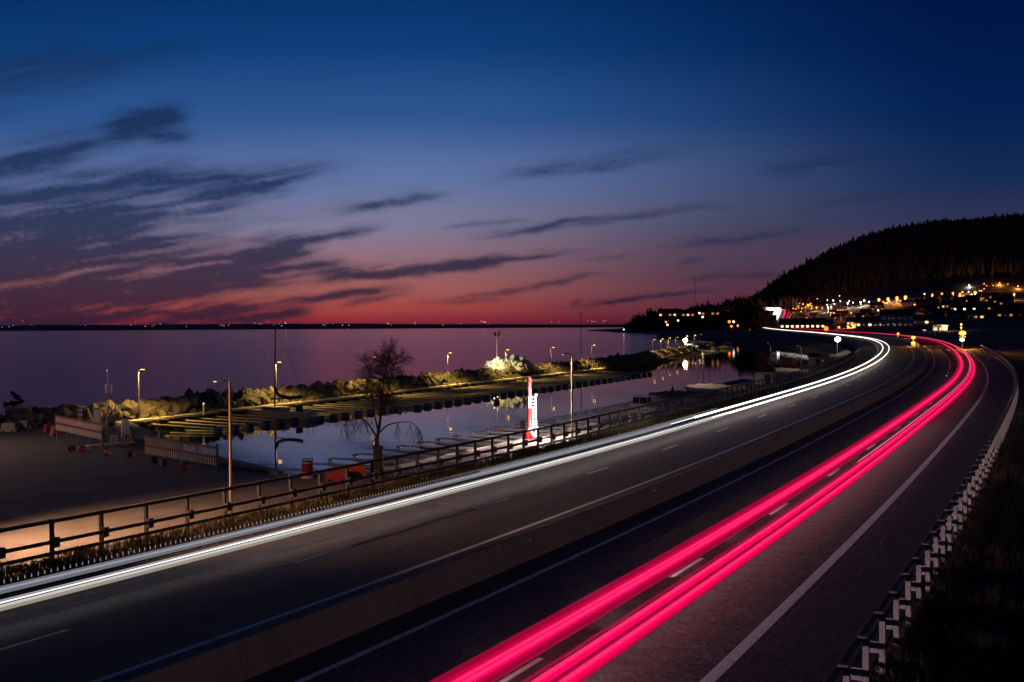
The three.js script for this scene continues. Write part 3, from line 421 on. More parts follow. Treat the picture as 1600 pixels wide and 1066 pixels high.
  const fg = new THREE.PlaneGeometry(1.15, 0.75, 10, 5), fpz = fg.attributes.position; for (let i = 0; i < fpz.count; i++) { const x = fpz.getX(i) + 0.575; fpz.setXYZ(i, x - 0.55, fpz.getY(i) - 0.12 * x + 4.0 - 0.1 * Math.sin(x * 5), Math.sin(x * 5.5) * 0.12 * x + 0.01); } fg.computeVertexNormals();
  mesh('flag', fg, std({ color: new THREE.Color().setRGB(0.2, 0.02, 0.03), side: THREE.DoubleSide, roughness: 0.9 }), fp);
  // scrub on the crest
  const tuft = [], rr = rng(5); for (const [x, y, n] of [[505, 603, 60], [545, 598, 46], [650, 590, 26], [870, 566, 50], [905, 562, 30], [680, 588, 20], [350, 612, 20]]) { const c = atDepth(x, y, lampX(0) ? (() => { const k = (x - 800) / FOCAL; return (-31.2 - LAMP_SLOPE * 126) / (k - LAMP_SLOPE); })() : 0); for (let i = 0; i < n; i++) { const b = c.clone().add(V3((rr() - 0.5) * 5, -0.3, (rr() - 0.5) * 3)); tuft.push(limb(b, b.clone().add(V3((rr() - 0.5) * 0.7, 0.5 + rr() * 0.9, (rr() - 0.5) * 0.7)), 0.03, 0.008, 3)); } }
  tag(mesh('scrub', tuft, M.dryGrass), 'bare scrub and dry stems growing on the breakwater crest', 'scrub', null, 'stuff');
}
{ // lit walkway along the harbour side
  const w = thing('walkway', 'pale narrow walkway lit yellow along the harbour side of the breakwater', 'walkway');
  for (let d = -29; d < 108; d += 4) mesh('deck_panel', box(3.94, 0.16, 1.5).rotateY(Math.atan2(0.9075, 0.42)).translate(...walk(d + 2, 0.95, WALK - 0.08).toArray()), M.deck, w);
  for (let d = -29; d < 108; d += 4) mesh('pile', cyl(0.12, 0.12, 3, ...walk(d, 1.6, WALK - 3.2).toArray(), 8), M.timber, w);
  mesh('edge_beam', limb(walk(-29, 1.78, WALK - 0.2), walk(108, 1.78, WALK - 0.2), 0.09, 0.09, 4, true), M.timber, w);
  const w2 = thing('walkway', 'second lit walkway at the far harbour mouth below the bright floodlight', 'walkway');
  const a = V3(40, WALK, -296), b = V3(82, WALK, -446), L = a.distanceTo(b), n = 18; for (let i = 0; i < n; i++) { const c = a.clone().lerp(b, (i + 0.5) / n); mesh('deck_panel', box(L / n - 0.1, 0.16, 2.2).rotateY(Math.atan2(150, 42)).translate(c.x + 1.2, c.y, c.z), M.deck, w2); mesh('pile', cyl(0.14, 0.14, 3, c.x + 2, WALK - 3, c.z, 6), M.timber, w2); }
}
function makeLamp(label, group, H = 4.85, k = 26) {
  const t = thing('walkway_lamp', label, 'lamp post', [0, 0, 0], 0, group);
  mesh('pole', cyl(0.075, 0.05, H, 0, 0, 0, 8), M.galv, t); mesh('base_plate', cyl(0.16, 0.16, 0.06, 0, 0, 0, 8), M.galv, t); mesh('arm', limb(V3(0, H - 0.02, 0), V3(0.42, H + 0.1, 0), 0.035, 0.03, 6), M.galv, t);
  mesh('lamp_head', bevel(0.62, 0.11, 0.24, 0.05, 0.5, H + 0.06, 0), M.darkMetal, t);
  mesh('lamp_glass', bevel(0.46, 0.02, 0.19, 0.04, 0.52, H + 0.042, 0), glowing(1, 0.5, 0.09, 20), t); return t;
}
const ORD = ['first', 'second', 'third', 'fourth', 'fifth', 'sixth', 'seventh', 'eighth', 'ninth', 'tenth'];
const lampTurn = Math.atan2(-0.42, 0.9075);
{
  const proto = makeLamp('', 'lamp posts along the breakwater walkway');
  const place = (i, p, label, k) => {
    const t = i ? copyOf(proto) : proto; t.userData.label = label; t.position.copy(p); t.rotation.y = lampTurn;
    const head = p.clone().add(V3(0.5, 4.78, 0.22)); const l = new THREE.SpotLight(new THREE.Color(1, 0.6, 0.13), k * 2.9, 0, 1.3, 0.5, 2); l.position.copy(head); l.target.position.copy(head).add(V3(-0.05, -5, 0)); l.castShadow = true; l.shadow.radius = 6; l.name = 'lamp_light'; scene.add(l, l.target);
  };
  for (let i = 0; i < 7; i++) { const z = 105.5 + i * 20.4 - (i ? 0.4 : 0); place(i, V3(lampX([106, 126, 145, 164.8, 183.9, 202.5, 222.5][i]), WALK, -[106, 126, 145, 164.8, 183.9, 202.5, 222.5][i]), `${ORD[i]} lamp from the left on the lit breakwater walkway`, 78); }
  [[1020, 298], [1033, 317], [1044.5, 339], [1056, 359], [1072, 392], [1085, 427], [1094, 442]].forEach(([px, z], i) => place(i + 7, V3(atDepth(px, 545, z).x, WALK, -z), `${ORD[i]} lamp from the left on the far harbour mouth walkway`, 70));
  // low bollard lights near the pumps
  [[318, 632, 110, 'low lit bollard at the walkway right of the pump island']].forEach(([px, py, Z, label]) => { const p = atDepth(px, py, Z); const b = thing('bollard_light', label, 'bollard light', [p.x, WALK, p.z]); mesh('bollard', cyl(0.09, 0.09, p.y - WALK, 0, 0, 0, 8), M.white, b); mesh('lamp_ring', cyl(0.085, 0.085, 0.14, 0, p.y - WALK + 0.004, 0, 8), glowing(1, 0.72, 0.4, 1.6), b); });
}
{ // mooring booms with floats
  const boom = thing('mooring_boom', 'pale mooring boom with a dark blue float, moored to the breakwater walkway', 'mooring boom', [0, 0, 0], 0, 'mooring booms along the breakwater walkway');
  mesh('beam', limb(V3(0, -0.5, 0.2), V3(10, -0.66, 0.2), 0.1, 0.085, 6, true), M.paleBoom, boom);
  mesh('float', bevel(0.74, 0.56, 0.74, 0.1, 10.3, -1.12, 0.2), M.blue, boom); mesh('float_deck', bevel(0.62, 0.04, 0.62, 0.08, 10.3, -0.56, 0.2), M.black, boom);
  mesh('hinge', box(0.2, 0.24, 0.5, 0, -0.5, 0.2), M.galv, boom);
  const r = rng(9); let d = -22, i = 0; while (d < 107) { const o = i ? copyOf(boom) : boom; o.position.copy(walk(d, 1.9, WALK)); o.rotation.y = Math.atan2(-0.42, 0.9075) + (r() - 0.5) * 0.02; const s = d < -8 ? 0.8 : d < 10 ? 0.95 : 1.12; o.scale.set(s, 1, 1); d += 2.35 + clamp((d + 22) / 129, 0, 1) * 1.15; i++; }
  for (let k = 0; k < 9; k++) { const o = copyOf(boom, V3(43 + k * 3.1, WALK, -(304 + k * 11)).toArray(), Math.atan2(-0.3, 0.95), 'mooring boom at the far harbour mouth walkway', 'mooring booms at the far harbour mouth'); }
}

/* ------------------------------------------------------------------ boats */
function hullGeo(L, W, H, { bow = 0.42, sheer = 0.18, transom = 0.8, keel = 0.35 } = {}) {        // bow towards +x
  const rows = []; for (let i = 0; i <= 16; i++) { const t = i / 16, w = W / 2 * (t < 1 - bow ? lerp(transom, 1, smoothstep(t, 0, 0.45)) : Math.sqrt(Math.max(0, 1 - ((t - 1 + bow) / bow) ** 2.2))), top = H * (1 + sheer * t * t), x = (t - 0.5) * L, row = [];
    for (const [k, y] of [[1, top], [0.97, top * 0.6], [0.82, 0.06], [0.4, -keel * 0.7], [0, -keel * (1 - 0.6 * t ** 4)]]) row.push(V3(x + (k === 1 ? t ** 5 * 0.25 : 0), y, k * w)); const l = row.slice(0, 4).map((p) => V3(p.x, p.y, -p.z)).reverse(); rows.push([...row, ...l]); }
  const g = strip(rows); const tr = rows[0], P = []; for (let k = 1; k < tr.length - 1; k++) for (const q of [tr[0], tr[k], tr[k + 1]]) P.push(q.x, q.y, q.z); const c = new THREE.BufferGeometry(); c.setAttribute('position', new THREE.Float32BufferAttribute(P, 3)); c.setAttribute('uv', new THREE.Float32BufferAttribute(new Float32Array(P.length / 3 * 2), 2)); c.computeVertexNormals(); return { hull: join([g, c]), deck: strip(rows.map((r) => [V3(r[0].x, r[0].y - 0.05, r[0].z * 0.97), V3(r[0].x, r[0].y, 0), V3(r[0].x, r[0].y - 0.05, -r[0].z * 0.97)])) };
}
const boatMat = mat(0.62, 0.57, 0.5, 0.35, 0, { side: THREE.DoubleSide }), deckMat = mat(0.5, 0.45, 0.38, 0.6, 0, { side: THREE.DoubleSide });
{ // sailing boat at the booms
  const t = thing('sailing_boat', 'pale sailing boat with a tall dark mast and blue boom cover at the breakwater booms', 'sailing boat', [-25.6, WATER, -117], Math.atan2(-0.42, 0.9075) + Math.PI);
  const { hull, deck } = hullGeo(8.6, 2.6, 0.85); mesh('hull', hull, boatMat, t); mesh('deck', deck, deckMat, t); mesh('cabin', bevel(3.2, 0.42, 1.5, 0.35, 0.6, 0.85, 0), M.hull, t); mesh('cabin_window', box(2.2, 0.14, 1.52, 0.6, 1.07, 0), M.glass, t);
  mesh('mast', limb(V3(0.7, 1, 0), V3(0.5, 10.3, 0), 0.085, 0.06, 8, true), M.black, t); mesh('boom', limb(V3(0.62, 2.15, 0), V3(-3.0, 2.3, 0), 0.05, 0.05, 6, true), M.darkMetal, t);
  mesh('boom_cover', new THREE.TubeGeometry(new THREE.CatmullRomCurve3([V3(0.62, 3.4, 0), V3(0.35, 2.75, 0), V3(-0.4, 2.42, 0), V3(-1.6, 2.3, 0), V3(-3, 2.42, 0)]), 16, 0.2, 7).scale(1, 1, 0.8), M.blueTarp, t);
  for (const x of [-2.2, 0.3, 2.6]) mesh('fender', new THREE.CapsuleGeometry(0.16, 0.3, 3, 8).translate(x, 0.45, 1.42 - (x > 2 ? 0.35 : 0)), M.rubber, t);
  mesh('outboard_cover', bevel(0.5, 0.7, 0.9, 0.15, -2.6, 0.85, 0), M.black, t);
  for (const x of [-3.9, -3.2, 3.4]) mesh('rail_post', cyl(0.03, 0.03, 0.8, x, 0.85, 0.7, 6), M.white, t);
  mesh('stay', limb(V3(0.5, 10.2, 0), V3(4.3, 1, 0), 0.012, 0.012, 3), M.darkMetal, t); mesh('stay', limb(V3(0.5, 10.2, 0), V3(-4.1, 0.95, 0), 0.012, 0.012, 3), M.darkMetal, t);
}
const normalTurn = (s) => -headingAt(s);                                                           // x axis across the road
{ // near floating dock with booms, parallel to the road
  const t = thing('floating_dock', 'long floating dock beyond the road fence, lit pale by the traffic', 'dock');
  for (let s = 46; s < 128; s += 4) { const p = R(s + 2, -29.4, 0).setY(WATER + 0.22); mesh('deck_panel', box(2.3, 0.34, 3.94).rotateY(-headingAt(s + 2)).translate(p.x, p.y, p.z), M.deck, t); }
  for (const s of [56, 80, 104]) { const a = R(s, -26.9, 0).setY(YARD), b = R(s, -28.6, 0).setY(WATER + 0.45); mesh('gangway', strip([[a.clone().add(V3(0.5, 0, 0.4)), a.clone().add(V3(-0.5, 0, -0.4))], [b.clone().add(V3(0.5, 0, 0.4)), b.clone().add(V3(-0.5, 0, -0.4))]]), M.deck, t); }
  const boom = thing('dock_boom', 'pale mooring boom reaching out from the floating dock beyond the fence', 'mooring boom', [0, 0, 0], 0, 'mooring booms of the near floating dock');
  mesh('beam', limb(V3(0, 0.1, 0), V3(-7, 0.02, 0.1), 0.1, 0.08, 6, true), M.offWhite, boom); mesh('beam', limb(V3(0, 0.1, 0.8), V3(-7, 0.02, 0.25), 0.06, 0.05, 6, true), M.offWhite, boom); mesh('float', bevel(0.36, 0.2, 0.36, 0.06, -7.1, -0.2, 0.15), M.offWhite, boom);
  let i = 0; for (let s = 48; s < 126; s += 3.1, i++) { const o = i ? copyOf(boom) : boom; o.position.copy(R(s, -30.6, 0)).setY(WATER + 0.25); o.rotation.y = -headingAt(s); }
}
function motorBoat(label, pos, turn, L, W, cabin) {
  const t = thing('motor_boat', label, 'motor boat', pos, turn); const { hull, deck } = hullGeo(L, W, 0.85, { bow: 0.5 }); mesh('hull', hull, boatMat, t); mesh('deck', deck, deckMat, t);
  mesh('rubbing_strake', [box(L * 0.6, 0.06, 0.04, -L * 0.14, 0.72, W * 0.49), box(L * 0.6, 0.06, 0.04, -L * 0.14, 0.72, -W * 0.49)], M.darkMetal, t);
  if (cabin) {
    mesh('cabin', bevel(L * 0.34, 0.5, W * 0.72, 0.2, 0.1, 0.85, 0), M.hull, t); const ws = []; for (const [x, z] of [[-0.9, 0.8], [0.9, 0.8], [-0.9, -0.8], [0.9, -0.8], [0.1, 0.82], [0.1, -0.82]]) ws.push(limb(V3(x, 1.3, z), V3(x * 0.85 - 0.1, 2.1, z * 0.9), 0.04, 0.04, 5)); mesh('window_pillar', ws, M.hull, t);
    mesh('windscreen', box(0.05, 0.72, W * 0.55, 0.85, 1.7, 0, 0, 0, 0.25), M.glass, t); mesh('side_window', [box(1.6, 0.6, 0.03, 0, 1.7, 0.77), box(1.6, 0.6, 0.03, 0, 1.7, -0.77)], M.glass, t);
    mesh('roof', bevel(2.6, 0.12, W * 0.72, 0.25, -0.1, 2.1, 0), M.hull, t); mesh('aerial', limb(V3(-0.6, 2.2, 0.3), V3(-1.1, 3.4, 0.3), 0.02, 0.01, 4), M.white, t); mesh('outboard', [bevel(0.35, 0.45, 0.3, 0.06, -L / 2 - 0.15, 0.75, 0), box(0.14, 0.8, 0.12, -L / 2 - 0.15, 0.35, 0)], M.black, t);
    mesh('rail', [0.2, 0.32, 0.44].flatMap((k) => [1, -1].map((z) => cyl(0.02, 0.02, 0.5, L * k, 0.95, z * W * (0.42 - (k - 0.2) * 0.8), 5))), M.galv, t);
  } else {
    const rows = []; for (let i = 0; i <= 12; i++) { const k = i / 12, x = (k - 0.5) * L * 0.96, w = W / 2 * 1.04 * Math.sqrt(Math.max(0.02, 1 - Math.max(0, (k - 0.5) / 0.5) ** 2.4)); const top = 1.25 + 0.34 * Math.sin(k * 3.1) + 0.06 * Math.sin(i * 2.3); rows.push([V3(x, 0.72, w), V3(x, 1.02, w * 0.9), V3(x, top, 0), V3(x, 1.02, -w * 0.9), V3(x, 0.72, -w)]); }
    mesh('tarpaulin', strip(rows), M.brownTarp, t); if (L > 8) mesh('fin_cover', new THREE.ConeGeometry(0.3, 0.9, 6).translate(0.9, 1.85, 0), M.black, t); mesh('strap', [-0.28, -0.08, 0.14].map((k) => box(0.05, 0.03, W * 0.9, L * k, 1.66, 0)), M.black, t);
  } return t;
}
{
  const p1 = onLevel(1003, 641, -1.8); motorBoat('white motor cruiser with a glazed cabin, left of the tarpaulin covered boat', [p1.x, WATER, p1.z], -0.42 + Math.PI, 6.4, 2.3, true);
  const p2 = onLevel(1062, 624, -1.9); motorBoat('long boat under a brown tarpaulin moored beyond the road fence', [p2.x, WATER, p2.z], -0.3 + Math.PI, 8.2, 2.5, false);
  const p3 = onLevel(1110, 611, -1.9); motorBoat('pale covered boat behind the fence, right of the tarpaulin covered boat', [p3.x, WATER, p3.z], -0.3 + Math.PI, 7, 2.3, false).children.forEach((c) => { if (c.name.startsWith('tarpaulin')) c.material = M.deckTarp; });
  const p4 = onLevel(1222, 583, -1.9); motorBoat('small pale boat just right of the white hut', [p4.x, WATER, p4.z], -0.35 + Math.PI, 6.6, 2.2, false).children.forEach((c) => { if (c.name.startsWith('tarpaulin')) c.material = M.deckTarp; });
  const p5 = onLevel(634, 716, -2.0), ob = thing('rowing_boat', 'low open boat with a dark outboard motor, behind the fence right of the birch', 'boat', [p5.x, WATER - 0.25, p5.z], -0.5 + Math.PI); { const { hull } = hullGeo(4.4, 1.5, 0.5); mesh('hull', hull, boatMat, ob); mesh('thwart', [-1, 0.4].map((x) => box(0.3, 0.05, 1.25, x, 0.42, 0)), M.timber, ob); mesh('outboard', [bevel(0.4, 0.45, 0.34, 0.08, 2.3, 0.85, 0), box(0.12, 0.9, 0.12, 2.3, 0.45, 0), limb(V3(2.2, 1.1, 0), V3(1.5, 1.2, 0), 0.03, 0.03, 5)], M.black, ob); }
  const proto = thing('dinghy', 'small boat under a blue cover in the row beyond the fence', 'dinghy', [0, 0, 0], 0, 'blue covered dinghies in a row'); const { hull } = hullGeo(4, 1.5, 0.5); mesh('hull', hull, boatMat, proto); mesh('cover', new THREE.SphereGeometry(1, 10, 6, 0, 6.3, 0, 1.57).scale(1.9, 0.42, 0.78).translate(0, 0.48, 0), M.blueTarp, proto);
  for (let i = 0; i < 7; i++) { const p = onLevel(1108 + i * 9, 606 - i * 1.9, -1.7), o = i ? copyOf(proto) : proto; o.position.set(p.x, WATER + 0.05, p.z); o.rotation.y = -0.4 + Math.PI; }
}
function mastBoat(px, pyTop, pyBase, Z, lean, label, L = 9) {
  const b = atDepth(px, pyBase, Z), top = atDepth(px + lean, pyTop, Z), t = thing('sailing_boat', label, 'sailing boat', [b.x, WATER, b.z], -1.1); const { hull, deck } = hullGeo(L, L * 0.3, 0.95); mesh('hull', hull, boatMat, t); mesh('deck', deck, deckMat, t); mesh('cabin', bevel(L * 0.36, 0.4, L * 0.17, 0.25, 0.3, 0.95, 0), M.hull, t);
  const d = top.clone().sub(V3(b.x, WATER, b.z)).applyAxisAngle(V3(0, 1, 0), 1.1); mesh('mast', limb(V3(0.3, 0.9, 0), d, 0.13, 0.08, 6, true), M.darkMetal, t); const y = d.y; for (const k of [0.55, 0.8]) mesh('spreader', limb(V3(d.x * k, y * k, -0.9), V3(d.x * k, y * k, 0.9), 0.03, 0.03, 4), M.darkMetal, t); mesh('boom', limb(V3(0.3, 1.9, 0), V3(-L * 0.4, 2, 0), 0.08, 0.08, 5), M.darkMetal, t);
}
mastBoat(1092, 432, 541, 425, -7, 'large sailing boat with the tallest mast, right of the bright floodlight', 14);
mastBoat(1109, 484, 542, 430, -1, 'sailing boat with a mid height mast, right of the tallest mast', 9);
mastBoat(1134, 504, 541, 440, 0, 'sailing boat with a low mast at the end of the far moorings', 9);
{
  const fpole = (label, x, y0, y1, Z, r) => { const a = atDepth(x, y1, Z), b = atDepth(x - 0.5, y0, Z), t = thing('flagpole', label, 'flagpole', [a.x, a.y, a.z]); mesh('pole', limb(V3(0, 0, 0), b.sub(a), r, r * 0.6, 7, true), M.darkMetal, t); mesh('finial', new THREE.SphereGeometry(r * 1.6, 8, 6).translate(0, 0, 0).translate(b.x, b.y, b.z), M.darkMetal, t); };
  fpole('tall dark unlit flagpole on the breakwater end, left of the far walkway', 908, 490, 566, 240, 0.09);
}

/* ------------------------------------------------------------------ harbour yard */
function poleLamp(label, px, pyTop, pyBase, level, arm, pos) {
  const p = pos ?? onLevel(px, pyBase, level), top = atDepth(px, pyTop, -p.z).y - level, t = thing('street_lamp', label, 'street lamp', [p.x, level, p.z]);
  mesh('pole', limb(V3(0, 0, 0), V3(0, top, 0), 0.085, 0.06, 8, true), M.timber, t); mesh('arm', limb(V3(0, top - 0.03, 0), V3(arm * 0.35, top + 0.02, 0), 0.04, 0.04, 6), M.darkMetal, t); mesh('lamp_head', bevel(0.55, 0.09, 0.22, 0.05, arm * 0.5, top - 0.02, 0), M.darkMetal, t); mesh('lamp_glass', bevel(0.12, 0.06, 0.12, 0.02, arm * 0.68, top - 0.06, 0), glowing(1, 0.85, 0.75, 1.2), t); if (px > 800) { const l = new THREE.SpotLight(new THREE.Color(1, 0.74, 0.62), px < 1000 ? 150 : px < 1150 ? 70 : 40, 0, 1.3, 0.5, 2); l.position.set(p.x + arm * 0.68, level + top - 0.14, p.z); l.target.position.set(p.x + arm * 0.68, level, p.z); l.shadow.radius = 5; l.name = 'lamp_light'; scene.add(l, l.target); }
  mesh('inspection_door', box(0.1, 0.3, 0.04, 0, 0.9, 0.08), M.galv, t);
}
poleLamp('dim lamp post standing in the dark yard behind the fence', 361, 595, 815, YARD, -1);
poleLamp('slim lamp post by the dock, right of the lit ladder', 894, 553, 688, YARD, -1);
poleLamp('slim lamp post among the moored boats beyond the fence', 1099, 546, 604, YARD, -1);
poleLamp('pale lamp post left of the white hut near the shore', 1204.5, 536, 560, -1.2, -1, atDepth(1204.5, 560, 270));
poleLamp('pale lamp post near the far end of the fence', 1250, 540, 575, -1.2, -1, atDepth(1252, 565, 205));
// lamps of the road outside the frame to the left, whose orange light falls on the yard along the fence
for (const [s, o, k, label] of [[12, -24.6, 520, 'orange street lamp outside the frame beside the yard'], [29, -23.4, 16, 'second orange street lamp low beside the fence']]) {
  if (s > 20) continue;
  const p = R(s, o, 0), t = thing('street_lamp', label, 'street lamp', [-24.6, YARD, -41]); mesh('pole', cyl(0.09, 0.07, 9, 0, 0, 0, 8), M.galv, t); mesh('arm', limb(V3(0, 9, 0), V3(1.1, 9.2, -0.6), 0.05, 0.05, 6), M.galv, t); mesh('lamp_head', bevel(0.7, 0.12, 0.3, 0.06, 1.25, 9.16, -0.65), M.darkMetal, t); mesh('lamp_glass', bevel(0.5, 0.05, 0.22, 0.05, 1.25, 9.11, -0.65), glowing(1, 0.5, 0.16, 10), t);
  const l = new THREE.SpotLight(new THREE.Color(1, 0.48, 0.25), k * 6, 0, 0.84, 1, 2); l.position.set(-23.35, YARD + 9.06, -41.65); l.target.position.set(-15.2, YARD, -45); l.castShadow = true; l.shadow.radius = 8; l.name = 'lamp_light'; scene.add(l, l.target);
}
{ const t = thing('street_lamp', 'tall pinkish street lamp outside the frame left of the notice board', 'street lamp', [-50, YARD, -76]); mesh('pole', cyl(0.1, 0.07, 8, 0, 0, 0, 8), M.galv, t); mesh('lamp_head', bevel(0.8, 0.12, 0.3, 0.06, 0.4, 8, 0), M.darkMetal, t); mesh('lamp_glass', bevel(0.6, 0.05, 0.22, 0.05, 0.4, 7.95, 0), glowing(1, 0.62, 0.42, 8), t);
  const l = new THREE.SpotLight(new THREE.Color(1, 0.6, 0.42), 620, 0, 1.3, 0.8, 2); l.position.set(-49.6, YARD + 7.9, -76); l.target.position.set(-41, YARD, -76); l.castShadow = true; l.shadow.radius = 8; l.name = 'lamp_light'; scene.add(l, l.target);
}
{ // lit rescue ladder on its red post
  const p = onLevel(832, 686, YARD), t = thing('rescue_ladder', 'red post with a glowing white ladder at the dock', 'ladder', [p.x, YARD, p.z]); const H = 4.75;
  const g = glowing(1, 0.9, 0.82, 3, 0.5), redP = mat(0.5, 0.02, 0.03, 0.45);
  mesh('post', cyl(0.19, 0.16, H, -0.22, 0, 0, 10), redP, t); mesh('post_cap', cyl(0.13, 0.1, 0.14, -0.22, H, 0, 10), M.white, t); mesh('base_drum', cyl(0.36, 0.32, 0.7, -0.28, 0, 0, 14), redP, t); mesh('base_bracket', [box(0.75, 0.1, 0.3, 0.05, 0.8, 0.1), box(0.3, 0.45, 0.24, 0.34, 0.4, 0.1)], M.white, t);
  for (const [x, h0, h1] of [[0.03, 0.9, 2.5], [0.32, 0.3, 3.35], [-0.25, 2.45, 3.35]]) mesh('ladder_rail_light', limb(V3(x, h0, 0.24), V3(x - (x > 0.2 ? 0.06 : 0), h1, 0.24), 0.042, 0.042, 6, true), g, t);
  for (let y = 0.95; y < 3.3; y += 0.26) mesh('rung', limb(V3(y > 2.45 ? -0.25 : 0.03, y, 0.24), V3(0.3, y, 0.24), 0.022, 0.022, 5), glowing(1, 0.88, 0.8, 0.6, 0.5), t);
  mesh('life_ring', new THREE.TorusGeometry(0.26, 0.07, 8, 16).translate(0.2, 0.55, 0.42), M.white, t);
  const fl = glowing(1, 0.9, 0.84, 5, 0.4); mesh('lamp', new THREE.SphereGeometry(0.09, 10, 8).translate(0.34, 0.95, 0.75), fl, t); const l = new THREE.PointLight(new THREE.Color(1, 0.74, 0.62), 85, 0, 2); l.position.set(p.x + 0.34, YARD + 0.95, p.z + 0.75); l.castShadow = true; l.shadow.radius = 4; l.name = 'lamp_light'; scene.add(l);
  mesh('lamp', new THREE.SphereGeometry(0.1, 10, 8).translate(0.3, 3.5, 0.5), fl, t); const l2 = new THREE.PointLight(new THREE.Color(1, 0.74, 0.62), 210, 0, 2); l2.position.set(p.x + 0.3, YARD + 3.5, p.z + 0.5); l2.castShadow = true; l2.shadow.radius = 4; l2.name = 'lamp_light'; scene.add(l2);  // upper lamp and its light, added to spread more light over the dock
}
{ // bin and plastic barriers by the fence
  const p = onLevel(480.5, 747, YARD), t = thing('litter_bin', 'red cylindrical litter bin with a dark ring lid by the water', 'litter bin', [p.x, YARD, p.z]);
  mesh('base', cyl(0.36, 0.34, 0.16, 0, 0, 0, 16), M.offWhite, t); mesh('body', new THREE.LatheGeometry([[0.33, 0.16], [0.35, 0.2], [0.35, 0.98], [0.33, 1.0], [0.3, 0.96]].map(([a, b]) => new THREE.Vector2(a, b)), 20), M.darkRed, t); mesh('band', new THREE.CylinderGeometry(0.357, 0.357, 0.05, 20, 1, true).translate(0, 0.93, 0), M.white, t); mesh('lid_ring', new THREE.TorusGeometry(0.33, 0.035, 6, 20).rotateX(Math.PI / 2 - 0.12).translate(0, 1.13, 0), M.black, t); mesh('lid_stem', [cyl(0.02, 0.02, 0.16, 0.3, 0.98, 0, 5), cyl(0.02, 0.02, 0.16, -0.3, 0.98, 0, 5)], M.black, t);
  const prof = (w, h) => { const s = new THREE.Shape(); s.moveTo(-w / 2, 0); s.lineTo(w / 2, 0); s.lineTo(w / 2 - 0.18, h); s.lineTo(-w / 2 + 0.18, h); s.closePath(); const g = new THREE.ExtrudeGeometry(s, { depth: 0.3, bevelEnabled: true, bevelSize: 0.03, bevelThickness: 0.03, bevelSegments: 1 }); return g.translate(0, 0.02, -0.15); };
  const bar = (label, px, py, m, turn, w = 1.25, h = 0.72, lev = YARD) => { const q = onLevel(px, py, lev), b = thing('traffic_barrier', label, 'traffic barrier', [q.x, lev, q.z], turn); mesh('body', prof(w, h), m, b); mesh('foot_slot', [-0.3, 0.3].map((x) => box(0.2, 0.1, 0.44, x * w, 0.09, 0)), M.black, b); };
  bar('red barrier block in front of the water, nearer the litter bin', 526, 752, M.red, 0.05); bar('red barrier block in front of the water, nearer the bare tree', 556, 747, mat(0.46, 0.06, 0.02, 0.55), 0.12);
  bar('leftmost pale barrier block below the notice board', 13, 675, M.offWhite, 0.1, 1.3, 0.7); bar('second pale barrier block below the notice board', 34, 670, M.offWhite, 0.1, 1.1, 0.7);
  bar('bright red barrier block on the quay, nearer the notice board', 77, 676, M.red, 1.1, 1.1, 0.7); bar('faded red barrier block on the quay, nearer the slatted railing', 88, 680, mat(0.4, 0.09, 0.06, 0.6), 1.1, 1.1, 0.7);
}
